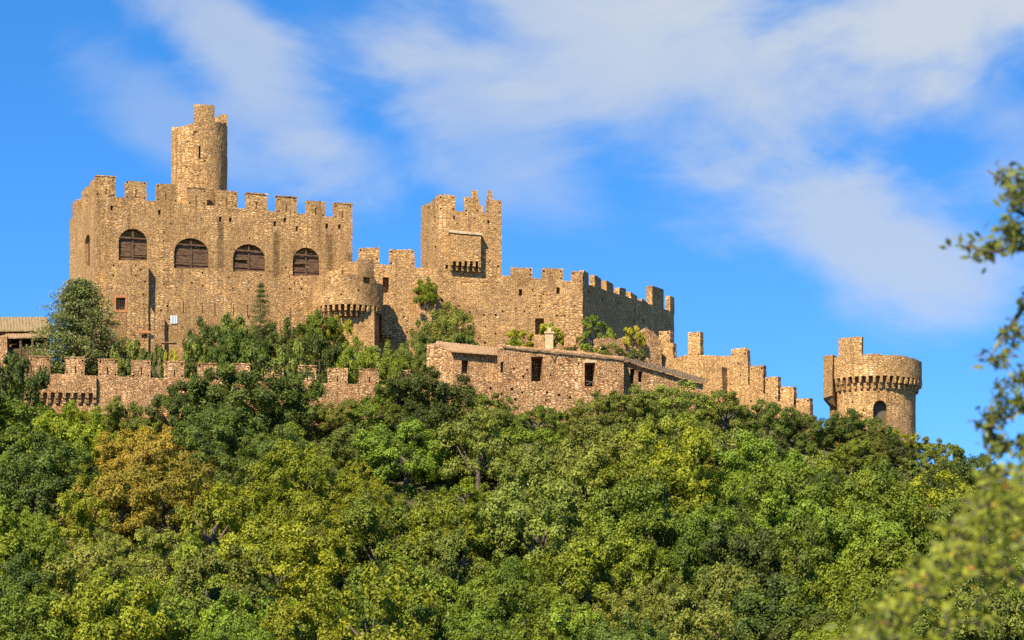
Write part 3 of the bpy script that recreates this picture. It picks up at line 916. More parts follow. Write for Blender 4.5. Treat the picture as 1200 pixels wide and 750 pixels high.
for x0, x1, yt, yb in ((772, 785, 387.5, 402), (806, 820.5, 389.5, 417), (857, 875.5, 408, 417), (878.5, 894.5, 428.5, 460), (896.5, 911.5, 441, 468), (914, 930, 453, 477), (932.5, 949, 466.5, 486)):
    merlon(PD, x0, x1, yt, yb, M_warm, dw, slit=False, thick=.75)
rb_ = thing('buttress_stair', 'ruined stone ramp leaning against the stepped wall', 'wall', P(800, 450, 297))
PDr = Plane(765, 303, 950, 293.5, off=1.2)
bm = bmesh.new()
prism(bm, PDr, rough([PDr.uz(768, 520), PDr.uz(846, 520), PDr.uz(846, 430), PDr.uz(820, 417), PDr.uz(812, 416), PDr.uz(789, 427), PDr.uz(768, 410)], .4, .06), 0, -1.19)
obj('wall', bm, M_warm, rb_)

# ------------------------------------------------------------------ right-hand round tower
rd = 298.0
rc = XY(1022.5, rd)
rz = lambda py: (HY - py) * K * (rd - 4)
rr_ = 57.2 * K * rd
r_sh = 50.0 * K * rd
rt = thing('round_tower', 'squat round stone tower with a corbelled parapet standing alone on the ridge', 'tower', (rc.x, rc.y, rz(545)))
sh = arc_wall('shaft', rc.x, rc.y, r_sh, 1.2, 0, 2 * math.pi, rz(560), rz(442), M_warm, rt, seg=64, zrows=14, rj=.015, zj=0)
c = bmesh.new()
prt = Plane(980, rd - r_sh, 1060, rd - r_sh)
prism(c, prt, arch_px(prt, 1023.2, 1039.5, 469, 478, 497.5), 1.2, -1.3)
putlogs(c, prt, [(1000, 470), (1012, 480), (1050, 465), (1008, 495), (1045, 506), (990, 462), (1030, 459), (1055, 490)], s=1.4, depth=1.2)
boolean(sh, c)
bm = bmesh.new()
prism(bm, prt, arch_px(prt, 1023.4, 1039.3, 469.5, 478, 497.4), -.85, -.93)
dr = obj('door', bm, M_greywood, rt)
def rtop(a):
    return rz(417 + 3 * max(0, math.sin(a)) ** 2 * (1 if abs((a + math.pi) % (2 * math.pi) - math.pi) < 1.6 else 0))
dr_ = arc_wall('parapet', rc.x, rc.y, rr_, r_sh - .6, 0, 2 * math.pi, rz(441.8), rtop, M_warm, rt, seg=72, zrows=6, rj=.015, zj=.09)
for t0, t1, yt in ((-50, -20, 395),):
    ang = lambda x: math.asin((x - 1022.5) / 57.2)
    arc_wall('merlon', rc.x, rc.y, rr_ - .012, rr_ - .8, ang(978.5), ang(1003), rz(418.5), rz(395.5), M_warm, rt, seg=6, zrows=4, zj=.05)
cm5 = corbel_mesh(.27, 1.25, .80)
for i in range(44):
    a = R(i * 360 / 44 + 3)
    q = r_sh - .12
    place_corbel(cm5, Vector((rc.x + math.sin(a) * q, rc.y - math.cos(a) * q, rz(441.9))), a, M_warm, rt)
# stair block on the left flank
lx = XY(965.2, rd - 1.0); 
block_z('stair_block', [XY(964.9, rd - .9), XY(975.5, rd - 3.15), XY(984, rd), XY(966, rd + 1.5)], [rz(412), rz(414), rz(414), rz(412)], rz(462), M_warm, rt, step=.5)
bm = bmesh.new()
A = [XY(965.3, rd - .8), XY(975.4, rd - 3.0), XY(984, rd), XY(966.4, rd + 1.4)]
B = [XY(973.5, rd - .8), XY(979, rd - 2.4), XY(984, rd), XY(975, rd + .5)]
va = [bm.verts.new((p.x, p.y, rz(462.1))) for p in A]; vb = [bm.verts.new((p.x, p.y, rz(474))) for p in B]
bm.faces.new(va); bm.faces.new(vb[::-1])
for i in range(4):
    j = (i + 1) % 4; bm.faces.new((va[i], va[j], vb[j], vb[i]))
obj('stair_footing', bm, M_warm, rt)

# ------------------------------------------------------------------ vegetation
def leaf_mesh(name, cen, bias, size, tint, slim=.5, spread=.75):
    n = len(cen)
    nr = bias + RNG.normal(0, spread, (n, 3))
    nr /= np.linalg.norm(nr, axis=1)[:, None] + 1e-9
    t = RNG.normal(0, 1, (n, 3))
    t -= (t * nr).sum(1)[:, None] * nr
    t /= np.linalg.norm(t, axis=1)[:, None] + 1e-9
    b = np.cross(nr, t)
    s = size[:, None]
    v = np.stack([cen - t * s, cen + b * s * slim + t * s * .1, cen + t * s, cen - b * s * slim + t * s * .1], 1).reshape(-1, 3)
    me = bpy.data.meshes.new(name)
    me.vertices.add(4 * n); me.vertices.foreach_set('co', v.ravel())
    me.loops.add(4 * n); me.loops.foreach_set('vertex_index', np.arange(4 * n, dtype=np.int32))
    me.polygons.add(n)
    me.polygons.foreach_set('loop_start', np.arange(0, 4 * n, 4, dtype=np.int32))
    me.update(calc_edges=True)
    at = me.attributes.new('tint', 'FLOAT', 'FACE')
    at.data.foreach_set('value', tint.astype(np.float32))
    return me

def unit(v):
    return v / (np.linalg.norm(v, axis=-1, keepdims=True) + 1e-9)

def oak_crown(seed, lobes=72, clumps=12, leaves=36, H=1.5, low=.08, leaf=.0245, openness=.0, conic=0.0):
    """crown about 2 wide and H tall standing on z=0; lobes > clumps > leaves"""
    global RNG
    RNG = np.random.default_rng(seed)
    cs, bs, ts = [], [], []
    sq = RNG.uniform(.85, 1.1, 2)
    for _ in range(lobes):
        z = RNG.uniform(-.75, 1)
        ph = RNG.uniform(0, 2 * math.pi)
        rr = math.sqrt(max(0, 1 - z * z)) if z > 0 else math.sqrt(max(0, 1 - (z * .75) ** 2))
        k = RNG.uniform(.55, .90)
        if RNG.random() < .15: k *= .6
        w = 1 - conic * max(0, z)
        lc = np.array([math.cos(ph) * rr * k * sq[0] * w, math.sin(ph) * rr * k * sq[1] * w, (z * k * .62 + .55) * H * .9])
        lr = RNG.uniform(.11, .23)
        lt = RNG.normal(0, .10)
        for _ in range(clumps):
            d = unit(RNG.normal(0, 1, 3) + np.array([lc[0], lc[1], (lc[2] - .45 * H) * 1.2 + .35]) * 1.1)
            cc = lc + d * lr * RNG.uniform(.55, 1.05) * np.array([1, 1, .85])
            ct = lt + RNG.normal(0, .11)
            n = int(leaves * RNG.uniform(.6, 1.3))
            e = unit(RNG.normal(0, 1, (n, 3))) * (RNG.uniform(0, 1, (n, 1)) ** .45) * RNG.uniform(.06, .115)
            p = cc + e
            cs.append(p)
            bs.append(unit(e * 6 + d * .5 + np.array([0, 0, .25])))
            ts.append(np.clip(.42 + ct + RNG.normal(0, .055, n), 0, .89))
    C = np.concatenate(cs); B = np.concatenate(bs); T = np.concatenate(ts)
    B = B * 1.9
    keep_ = C[:, 2] > low
    C, B, T = C[keep_], B[keep_], T[keep_]
    S = RNG.uniform(.7, 1.35, len(C)) * leaf
    return leaf_mesh('crown', C, B * .9, S, T)

def cedar_crown(seed, levels=15, sparse=False):
    global RNG
    RNG = np.random.default_rng(seed)
    cs, bs, ts, ss = [], [], [], []
    for L_ in range(levels):
        z = .06 + .90 * L_ / (levels - 1)
        rad = ((1 - z) ** (.9 if sparse else .62)) * .95 + .04
        nb = 7 if sparse else 12
        ph0 = RNG.uniform(0, 6.28)
        for k_ in range(nb):
            ph = ph0 + k_ * 2 * math.pi / nb + RNG.uniform(-.35, .35)
            ln = rad * RNG.uniform(.6, 1.15)
            st = max(4, int(ln * (12 if sparse else 9)))
            for s_ in range(1, st + 1):
                f = s_ / st
                side = RNG.normal(0, (.05 if sparse else .10) * ln * f + .01)
                c0 = np.array([math.cos(ph) * ln * f - math.sin(ph) * side, math.sin(ph) * ln * f + math.cos(ph) * side,
                               (z + ((.05 - .02 * f) if sparse else (.13 * f - .10 * f * f)) * ln + RNG.normal(0, .006)) * 2.0])
                if f < .3 and not sparse and RNG.random() < .6: continue
                n = 15 if sparse else int(RNG.uniform(36, 80))
                wd = .040 if sparse else RNG.uniform(.045, .085)
                e = RNG.normal(0, 1, (n, 3)) * np.array([wd, wd, .016 if sparse else .04])
                cs.append(c0 + e)
                bs.append(np.tile(np.array([math.cos(ph) * .4, math.sin(ph) * .4, .7]), (n, 1)))
                tt_ = np.clip(RNG.normal(.45, .17) + e[:, 2] * 3 + RNG.normal(0, .08, n), 0, .85)
                if RNG.random() < .05: tt_ = np.full(n, .95)
                ts.append(tt_)
                ss.append(RNG.uniform(.016, .032, n) * (.8 if sparse else 1))
    return leaf_mesh('crown', np.concatenate(cs), np.concatenate(bs), np.concatenate(ss), np.concatenate(ts), slim=.4)

def trunk_mesh(seed, slender=False):
    rnd = random.Random(seed)
    bm = bmesh.new()
    r0 = .035 if slender else .065
    lean = Vector((rnd.uniform(-.06, .06), rnd.uniform(-.06, .06), 0))
    hgt = .97 if slender else .42
    pts = [Vector((0, 0, -.12)) , Vector((0, 0, .02)) + lean * .2, Vector((0, 0, hgt * .5)) + lean, Vector((0, 0, hgt)) + lean * 1.6]
    tube(bm, pts, [r0 * 1.4, r0, r0 * .75, r0 * (.15 if slender else .5)], 8)
    if not slender:
        for i in range(6):
            a = i * 1.05 + rnd.uniform(-.3, .3)
            z0 = rnd.uniform(.18, .40)
            L_ = rnd.uniform(.3, .5)
            b0 = Vector((0, 0, z0)) + lean * (z0 * 2.5)
            b1 = b0 + Vector((math.cos(a) * L_ * .5, math.sin(a) * L_ * .5, .13))
            b2 = b0 + Vector((math.cos(a) * L_, math.sin(a) * L_, .32 + rnd.uniform(-.1, .1)))
            tube(bm, [b0, b1, b2], [r0 * .5, r0 * .32, r0 * .12], 5)
    bmesh.ops.recalc_face_normals(bm, faces=bm.faces[:])
    me = bpy.data.meshes.new('trunk'); bm.to_mesh(me); bm.free()
    for p in me.polygons: p.use_smooth = True
    me.materials.append(M_bark)
    return me

CROWNS = [oak_crown(100 + i) for i in range(6)] + [oak_crown(120 + i, lobes=56, clumps=12, leaves=34, leaf=.027) for i in range(2)]
SMALL = [oak_crown(140 + i, lobes=24, clumps=16, leaves=28, leaf=.042) for i in range(3)]
AIRY = [oak_crown(160 + i, lobes=38, clumps=12, leaves=22, leaf=.031) for i in range(2)]
TALLB = [oak_crown(170, lobes=26, clumps=14, leaves=22, H=2.4, leaf=.045, conic=.5)]
CEDAR = cedar_crown(180)
FIR = cedar_crown(181, levels=17, sparse=True)
TRUNKS = [trunk_mesh(i) for i in range(4)]
TRUNK_S = trunk_mesh(9, slender=True)
for me in CROWNS + SMALL + AIRY + TALLB + [CEDAR, FIR]:
    me.materials.append(LEAF['mid'])

def plant(name, base, rad, h, crown, kind, label, cat, group=None, H=1.5, trunk=None):
    r_ = thing(name, label, cat, base, group)
    cr = bpy.data.objects.new('crown', crown)
    COL.objects.link(cr); cr.parent = r_
    ch = max(h, rad * 1.3 * H / 1.5)          # low trees keep a domed crown that reaches into the scrub
    cr.scale = (rad, rad, ch / H)
    cr.location = (0, 0, h - ch)
    cr.rotation_euler = (0, 0, random.uniform(0, 6.28))
    cr.material_slots[0].link = 'OBJECT'
    cr.material_slots[0].material = LEAF[kind]
    tk = bpy.data.objects.new('trunk', trunk or random.choice(TRUNKS))
    COL.objects.link(tk); tk.parent = r_
    tk.scale = (rad, rad, h * .98)
    tk.rotation_euler = (0, 0, random.uniform(0, 6.28))
    return r_

def plant_px(name, px, ytop, rpx, d, kind, label, cat, crown=None, group=None, H=1.5, trunk=None, ybase=None):
    b = base_at(px, d)
    if ybase is not None: b.z = (HY - ybase) * K * d
    h = max(1.0, (HY - ytop) * K * d - b.z)
    return plant(name, b, rpx * K * d, h, crown or random.choice(CROWNS), kind, label, cat, group, H, trunk)

random.seed(31)
# trees in the castle itself, one by one
GI = 'shrubs and trees inside the outer wall'
plant_px('cedar', 93, 329, 68, 293.5, 'cedar', 'grey-green cedar at the left corner of the great hall', 'tree', CEDAR, H=2.0, trunk=TRUNK_S, ybase=440)
plant_px('fir_tree', 306, 331, 36, 292.5, 'dark', 'thin dark fir spire poking above the bushes before the hall', 'tree', FIR, H=2.0, trunk=TRUNK_S, ybase=440)
inner = [
    (150, 398, 26, 291.5, 'olive', 'olive green bush at the right foot of the cedar', SMALL),
    (182, 404, 22, 291, 'dark', 'dark bush under the small lintelled window of the hall annex', SMALL),
    (202, 408, 13, 290, 'lime', 'small bright yellow-green bush behind the outer wall', SMALL),
    (238, 376, 31, 293, 'dark', 'dark bushy oak leftmost of the row before the hall', CROWNS),
    (282, 368, 38, 294.5, 'dark', 'green oak standing behind the thin fir spire', CROWNS),
    (268, 392, 34, 291, 'dark', 'dark low oak between the outer wall and the fir spire', CROWNS),
    (330, 375, 36, 293, 'dark', 'dark oak just right of the thin fir spire', CROWNS),
    (376, 366, 32, 297.5, 'mid', 'fresh green oak with its top against the corbelled turret', CROWNS),
    (366, 388, 38, 291.5, 'dark', 'wide dark oak between the turret and the outer wall', CROWNS),
    (412, 398, 30, 291.5, 'mid', 'green oak in front of the pier of the turret', CROWNS),
    (448, 402, 28, 292, 'olive', 'olive bush at the right of the turret pier', CROWNS),
    (484, 398, 30, 292, 'dark', 'dark bush left of the lean-to shed', CROWNS),
    (468, 420, 32, 289.8, 'mid', 'green bush behind the right end of the outer wall', CROWNS),
    (222, 398, 26, 290.3, 'dark', 'green bush behind the outer wall, below the leftmost oak of the row before the hall', SMALL),
    (302, 400, 30, 290.4, 'dark', 'green bush behind the outer wall straight below the thin fir spire', SMALL),
    (342, 398, 26, 290.2, 'olive', 'olive bush behind the outer wall between fir spire and turret', SMALL),
    (395, 372, 22, 299.0, 'lime', 'yellowish creeper bush at the left foot of the corbelled turret', SMALL),
    (522, 358, 36, 302.5, 'olive', 'greyish olive oak against the wall below the square tower', CROWNS),
    (498, 375, 22, 300, 'olive', 'slender olive bush left of the oak below the square tower', AIRY),
    (545, 392, 18, 299, 'dark', 'small dark bush above the lean-to roof', SMALL),
    (498, 326, 16, 307.4, 'yellow', 'yellow-green plant growing out of the curtain wall', CROWNS),
    (609, 383, 19, 297, 'lime', 'bright yellow-green bush leftmost on the terrace', SMALL),
    (647, 378, 19, 299, 'lime', 'bright yellow-green bush behind the slender pillar', SMALL),
    (697, 366, 21, 300, 'mid', 'tall feathery green shrub before the dark side wall', TALLB),
    (717, 382, 11, 299, 'mid', 'narrow green shrub right of the tall feathery one', TALLB),
    (742, 381, 14, 298.8, 'lime', 'small yellow bush below the dark side wall', SMALL),
    (716, 402, 16, 293.5, 'olive', 'low grey-green shrub behind the roof edge of the shed', SMALL),
    (745, 408, 15, 294.0, 'olive', 'low sage shrub behind the long sloping roof', SMALL),
    (690, 402, 13, 293.2, 'mid', 'low green shrub on the terrace right of the rubble pier', SMALL),
    (600, 398, 9, 293.0, 'mid', 'low green tuft on the wall top of the ruined house', SMALL),
    (668, 404, 10, 293.4, 'olive', 'small sage tuft on the wall top between the two doorways of the ruined house', SMALL),
    (706, 409, 11, 293.0, 'olive', 'small sage tuft on the wall top right of the second doorway', SMALL),
    (1112, 520, 24, 299, 'mid', 'green bush on the skyline right of the round tower', SMALL),
]
YB = {668: {404: 418}, 706: {409: 422}, 498: {326: 360}, 609: {383: 412}, 647: {378: 410}, 697: {366: 425}, 717: {382: 425}, 742: {381: 415}, 716: {402: 425}, 745: {408: 430}, 690: {402: 420}, 600: {398: 412}, 545: {392: 425}}
for px, yt, rp, d, kind, lab, prot in inner:
    yb = YB.get(px, {}).get(yt)
    nm = 'shrub' if rp < 24 else 'oak_tree'
    plant_px(nm, px, yt, rp, d, kind, lab, 'shrub' if nm == 'shrub' else 'tree', random.choice(prot), GI, H=2.4 if prot is TALLB else 1.5, ybase=yb)

random.seed(32)
# hillside trees
LIM = [(-60, 420), (0, 412), (22, 414), (40, 440), (52, 476), (110, 478), (130, 468), (172, 462), (205, 448), (235, 432), (262, 426), (310, 424), (345, 434), (366, 462), (388, 474), (430, 470),
       (448, 452), (470, 440), (505, 432), (548, 442), (575, 462), (590, 478), (680, 482), (698, 464), (735, 456), (790, 448), (830, 455), (870, 466), (900, 474), (945, 486), (965, 486),
       (985, 478), (1010, 488), (1040, 502), (1070, 513), (1095, 514), (1120, 524), (1150, 541), (1180, 556), (1240, 590)]
def lim(px, rp):
    return max(interp(LIM, px), interp(LIM, px - rp * .55) - rp * .25, interp(LIM, px + rp * .55) - rp * .25)
HINT = [(85, 525, 45, 'yellow'), (15, 450, 40, 'dark'), (290, 470, 75, 'dark'), (505, 480, 60, 'dark'), (200, 556, 62, 'orange'), (250, 596, 48, 'yellow'), (100, 595, 44, 'yellow'),
        (140, 576, 42, 'orange'), (1083, 530, 34, 'olive'), (545, 575, 28, 'yellow'), (668, 545, 26, 'yellow'), (775, 560, 45, 'yellow'), (690, 620, 42, 'yellow'), (345, 610, 50, 'yellow'), (560, 700, 45, 'mid'),
        (430, 590, 45, 'yellow'), (100, 720, 40, 'yellow'), (330, 730, 36, 'yellow'), (295, 660, 36, 'yellow'), (410, 520, 30, 'dark'), (420, 548, 11, 'red'), (150, 660, 60, 'olive'), (230, 650, 55, 'mid'),
        (640, 580, 40, 'olive'), (820, 500, 50, 'olive'), (900, 520, 40, 'dark'), (960, 510, 40, 'dark'), (985, 500, 36, 'dark'), (1010, 640, 60, 'mid'), (900, 600, 50, 'mid'), (760, 640, 60, 'mid'),
        (850, 720, 50, 'olive'), (770, 715, 26, 'olive'), (1030, 545, 14, 'red'), (800, 590, 30, 'yellow'), (1060, 600, 40, 'olive'), (930, 690, 40, 'mid'), (960, 720, 28, 'yellow'), (30, 640, 40, 'mid'),
        (1110, 535, 26, 'olive'), (1040, 560, 40, 'mid'), (880, 560, 34, 'mid'), (1000, 590, 30, 'olive'), (720, 500, 50, 'olive'), (640, 510, 40, 'mid'), (20, 700, 40, 'dark'), (460, 640, 40, 'mid'), (600, 650, 40, 'olive')]
LAND = [(60, 'the tiled outbuilding'), (150, 'the cedar'), (255, 'the leftmost shutter'), (350, 'the thin fir spire'), (440, 'the corbelled turret'), (520, 'the square tower'),
        (600, 'the lean-to shed'), (690, 'the ruined house'), (780, 'the dark side wall'), (870, 'the sloping shed'), (960, 'the stepped wall'), (1070, 'the round tower'), (1400, 'the skyline bush')]
KW = {'dark': 'dark green holm oak', 'mid': 'mid green oak', 'olive': 'olive green oak', 'yellow': 'yellow-green oak', 'orange': 'orange-tinged oak', 'red': 'russet bush'}
spots = []
d = 284.0
row = 0
while d > 205:
    px = -70 + (row % 2) * 33
    while px < 1265:
        p2, d2 = px + random.uniform(-13, 13), d + random.uniform(-1.6, 1.6)
        rad = random.choice((2.6, 3.2, 3.8, 4.3, 4.8, 5.3))
        spots.append((p2, d2, rad))
        px += random.uniform(64, 92) * 286 / d * .98
    d -= 5.5
    row += 1
extra = [(290, 281, 6.0, 424), (505, 281, 5.2, 431), (12, 279, 4.2, 411), (985, 286.5, 3.3, 479), (945, 287, 3.2, 487), (80, 268, 4.3, 472), (340, 282.5, 3.6, 434), (245, 282, 3.6, 433),
         (790, 283, 3.8, 448), (195, 255, 5.2, 532), (250, 248, 4.2, 560), (130, 252, 4.0, 555), (92, 246, 3.6, 582), (545, 262, 2.8, 556), (420, 266, 2.0, 540), (1030, 270, 2.0, 537),
         (1018, 288, 3.0, 490), (1050, 289.5, 2.8, 502), (1083, 290, 2.6, 512), (150, 282, 3.4, 468), (205, 282.5, 3.2, 449), (112, 281.5, 2.8, 477), (398, 283, 3.0, 468), (440, 283, 3.2, 462), (470, 283, 3.2, 441),
         (630, 281, 3.4, 474), (700, 282, 3.6, 462), (745, 282.5, 3.6, 453), (850, 284, 3.4, 458), (900, 285.5, 3.2, 472), (1015, 283.5, 3.0, 504), (1043, 284.5, 2.8, 511), (1000, 280, 3.0, 515)]
placed = []
for px, d, rad, yt in extra:
    b = base_at(px, d); h = (HY - yt) * K * d - b.z
    placed.append([px, d, rad, h, b])
for px, d, rad in spots:
    if any(abs(px - q[0]) * K * d < (q[2] + rad) * .42 and abs(d - q[1]) < 3.2 for q in placed[:len(extra)]): continue
    b = base_at(px, d)
    h = rad * random.uniform(1.35, 1.75) + .6
    rp = rad / (K * d)
    ytop = HY - (b.z + h) / (K * d)
    L_ = lim(px, rp)
    for q in extra:      # keep the big crowns in view
        if q[1] > d + 1.5 and abs(px - q[0]) < q[2] / (K * q[1]) * .85 + rp * .5 and q[3] > 420:
            L_ = max(L_, q[3] + q[2] / (K * q[1]) * (.75 if q[3] < 525 else .85))
    if ytop < L_:
        h2 = (HY - L_) * K * d - b.z
        if h2 < 1.4: continue
        rad *= max(.55, min(1, h2 / h * 1.15)); h = h2
    if HY - (b.z + h) / (K * d) > 765: continue
    placed.append([px, d, rad, h, b])
trees = []
for px, d, rad, h, b in placed:
    yc = HY - (b.z + h * .6) / (K * d)
    kind = None
    best = 9
    for hx, hy, hr, kd in HINT:
        q = math.hypot(px - hx, (yc - hy) * 1.15) / hr
        if q < 1 and q < best: best, kind = q, kd
    if kind is None:
        kind = random.choices(('dark', 'mid', 'olive', 'yellow'), (.27, .44, .21, .08))[0]
        if yc < 500 and kind == 'yellow': kind = 'mid'
    trees.append([px, yc, d, rad, h, b, kind])
cells = {}
for t in trees:
    i = next(i for i, (lx_, _) in enumerate(LAND) if t[0] < lx_ or i == len(LAND) - 1)
    yc = t[1]
    band = 'top of slope' if yc < 505 else 'upper slope' if yc < 550 else 'mid-slope' if yc < 600 else 'below mid-slope' if yc < 650 else 'low slope' if yc < 695 else 'lowest row'
    cells.setdefault((t[6], band, i), []).append(t)
ORD = ['leftmost', 'second', 'third', 'fourth', 'fifth', 'sixth', 'seventh', 'eighth','ninth','tenth','eleventh','twelfth']
NUM = ['', 'one', 'two', 'three', 'four', 'five', 'six', 'seven', 'eight', 'nine', 'ten', 'eleven', 'twelve']

for (kind, band, i), L_ in cells.items():
    L_.sort(key=lambda t: t[0])
    n = len(L_)
    for j, t in enumerate(L_):
        px, yc, d, rad, h, b, kd = t
        lab = KW[kind] + ', ' + band + ' below ' + LAND[i][1]
        if n == 2: lab += ', left of two' if j == 0 else ', right of two'
        elif n > 2:
            lab += ', ' + ('leftmost' if j == 0 else 'rightmost' if j == n - 1 else ORD[j] + ' from left') + ' of ' + NUM[n]
        cr = random.choice(AIRY if kind == 'yellow' and random.random() < .35 else SMALL if rad < 2.3 else CROWNS)
        plant('oak_tree', b, rad, h, cr, kind, lab, 'tree', 'trees covering the castle slope')

# undergrowth between the trees
def undergrowth():
    global RNG
    RNG = np.random.default_rng(77)
    cs, bs, ts = [], [], []
    for _ in range(2600):
        d = RNG.uniform(205, 300); px = RNG.uniform(-60, 1260)
        x = (px - 600) * K * d
        if d > 284 and 20 < px < 1090: continue
        z = ground(x, d)
        top_y = HY - (z + 1.6) / (K * d)
        if top_y < interp(LIM, px): continue
        hgt = RNG.uniform(.5, 1.5); rad = RNG.uniform(.6, 1.5)
        n = 90
        e = unit(RNG.normal(0, 1, (n, 3))) * np.array([rad, rad, hgt]) * (RNG.uniform(0, 1, (n, 1)) ** .4)
        e[:, 2] = np.abs(e[:, 2])
        cs.append(np.array([x, d, z]) + e); bs.append(unit(e + np.array([0, 0, .4])))
        ts.append(np.clip(RNG.normal(.4, .15) + RNG.normal(0, .1, n), 0, .85))
    C = np.concatenate(cs); B = np.concatenate(bs); T = np.concatenate(ts)
    me = leaf_mesh('undergrowth', C, B, RNG.uniform(.09, .17, len(C)), T)
    o = link('undergrowth', me, LEAF['mid'])
    o['kind'] = 'stuff'; o['label'] = 'low green scrub covering the hill between the trees'; o['category'] = 'undergrowth'
undergrowth()

# ------------------------------------------------------------------ near branches at the right, out of focus
def near_tree(name, label, cat, trunk_px, dist, limbs, clusters, kind, leaf, per, spread_px, seed):
    global RNG
    RNG = np.random.default_rng(seed)
    rnd = random.Random(seed)
    b = Vector(((trunk_px - 600) * K * dist, dist, -1.75))
    root = thing(name, label, cat, b)
    topz = (HY - 150) * K * dist
    bm = bmesh.new()
    zz = (HY - limbs[0][0][1]) * K * dist
    tube(bm, [b + Vector((0, 0, -.2)), b + Vector((.03, .02, 1.0)), b + Vector((-.05, 0, 2.4)), Vector((b.x + .05, b.y, topz))], [.17, .13, .10, .03], 10)
    obj('trunk', bm, M_bark, root, True)
    for pts in limbs:
        bm = bmesh.new()
        q = [Vector((b.x, b.y, (HY - pts[0][1] - 60) * K * dist))] + [P(px, py, dd) for px, py, dd in pts]
        n = len(q)
        tube(bm, q, [.019 * (1 - i / n) ** 1.5 + .0025 for i in range(n)], 6)
        obj('branch', bm, M_bark, root, True)
    cs, bs, ts, ss = [], [], [], []
    twig = bmesh.new()
    for px, py, dd, k in clusters:
        c0 = P(px, py, dd)
        for _ in range(int(per * k)):
            s = spread_px * K * dd
            off = Vector((rnd.gauss(0, s), rnd.gauss(0, s * 1.2), rnd.gauss(0, s * .8)))
            p = c0 + off
            cs.append(np.array(p)); bs.append(unit(np.array([rnd.gauss(-.2, .4), rnd.gauss(-.5, .4), rnd.gauss(.6, .4)])))
            ts.append(min(1, max(0, rnd.gauss(.45, .18)))); ss.append(rnd.uniform(.6, 1.25) * leaf)
            if rnd.random() < .22:
                tube(twig, [c0 + Vector((0, 0, -.005)), c0 + off * .5 + Vector((0, 0, -.008)), p], [.004, .003, .0015], 4)
    tw_ = obj('twigs', twig, M_bark, root); tw_['kind'] = 'stuff'
    me = leaf_mesh('foliage', np.array(cs), np.array(bs), np.array(ss), np.array(ts), slim=.42)
    link('foliage', me, LEAF[kind], root)
    return root

random.seed(33)
limbs = [
    [(1330, 320, 12.4), (1240, 300, 12.2), (1185, 290, 12.0), (1160, 296, 11.9), (1136, 290, 11.8)],
    [(1330, 260, 12.2), (1230, 268, 12.1), (1188, 245, 12.0), (1180, 215, 12.0), (1158, 200, 11.9)],
    [(1340, 340, 12.6), (1225, 335, 12.4), (1190, 372, 12.2), (1172, 402, 12.1), (1156, 424, 12.0)],
    [(1340, 480, 12.6), (1235, 470, 12.4), (1195, 482, 12.2), (1160, 500, 12.0)],
    [(1340, 430, 12.6), (1240, 430, 12.3), (1205, 436, 12.2), (1190, 446, 12.1)],
]
cl = []
def run(pts, k, dd, jit=6, n=None):
    for (a, b_), (c_, e) in zip(pts, pts[1:]):
        m = max(1, int(math.hypot(c_ - a, e - b_) / 9))
        for i in range(m):
            t = i / m
            cl.append((a + (c_ - a) * t + random.gauss(0, jit), b_ + (e - b_) * t + random.gauss(0, jit), dd + random.uniform(-.3, .3), k))
run([(1140, 290), (1158, 297), (1188, 285), (1215, 292)], 1.0, 11.9, 5)
run([(1172, 206), (1184, 216), (1198, 208), (1218, 206)], .9, 12.0, 4)
run([(1196, 215), (1184, 245), (1186, 275), (1200, 262)], 1.0, 12.0, 6)
run([(1168, 424), (1180, 402), (1194, 380), (1208, 350), (1220, 338)], 1.0, 12.1, 5)
run([(1185, 446), (1215, 440)], 1.0, 12.1, 5)
run([(1152, 498), (1170, 490), (1195, 478), (1215, 470)], 1.2, 12.0, 8)
run([(1165, 515), (1185, 520), (1205, 540), (1215, 500)], 1.4, 12.0, 9)
run([(1250, 215), (1268, 260), (1272, 330), (1272, 420), (1262, 520)], 1.2, 12.3, 12)
near_tree('oak_tree', 'blurred near oak branches hanging in from the right edge of the view', 'tree', 1480, 12.5, limbs, cl, 'fore', .026, 22, 8.5, 5)

limbs2 = [
    [(1380, 760, 9.6), (1280, 720, 9.4), (1180, 670, 9.2), (1120, 630, 9.1)],
    [(1380, 860, 9.6), (1240, 830, 9.8), (1130, 800, 9.9), (1060, 770, 9.9)],
    [(1380, 700, 9.8), (1290, 640, 9.7), (1200, 590, 9.6), (1150, 570, 9.5)],
]
cl = []
BND = [(930, 775), (965, 758), (1000, 735), (1040, 708), (1075, 668), (1105, 630), (1125, 595), (1142, 568), (1170, 552), (1200, 545), (1290, 500)]
rnd = random.Random(21)
for _ in range(320):
    px = rnd.uniform(930, 1290)
    y0 = interp(BND, px)
    py = y0 + abs(rnd.gauss(0, 1)) * 85 + rnd.uniform(-12, 22)
    if py > 830: continue
    cl.append((px, py, rnd.uniform(8.6, 10.0), 1.0))
near_tree('bush', 'blurred yellow-green near bush filling the bottom right corner', 'bush', 1470, 9.8, limbs2, cl, 'forebush', .022, 15, 11, 6)

# ------------------------------------------------------------------ sun, sky
EL, AZ = R(45), R(28)
to_sun = Vector((-math.sin(AZ) * math.cos(EL), -math.cos(AZ) * math.cos(EL), math.sin(EL)))
sl = bpy.data.lights.new('sun', 'SUN')
sl.energy = 4.7; sl.angle = R(.5); sl.color = (1.0, .87, .66)
so = bpy.data.objects.new('sun', sl); COL.objects.link(so)
so.rotation_euler = (-to_sun).to_track_quat('-Z', 'Y').to_euler()
so.location = (-60, -60, 120)

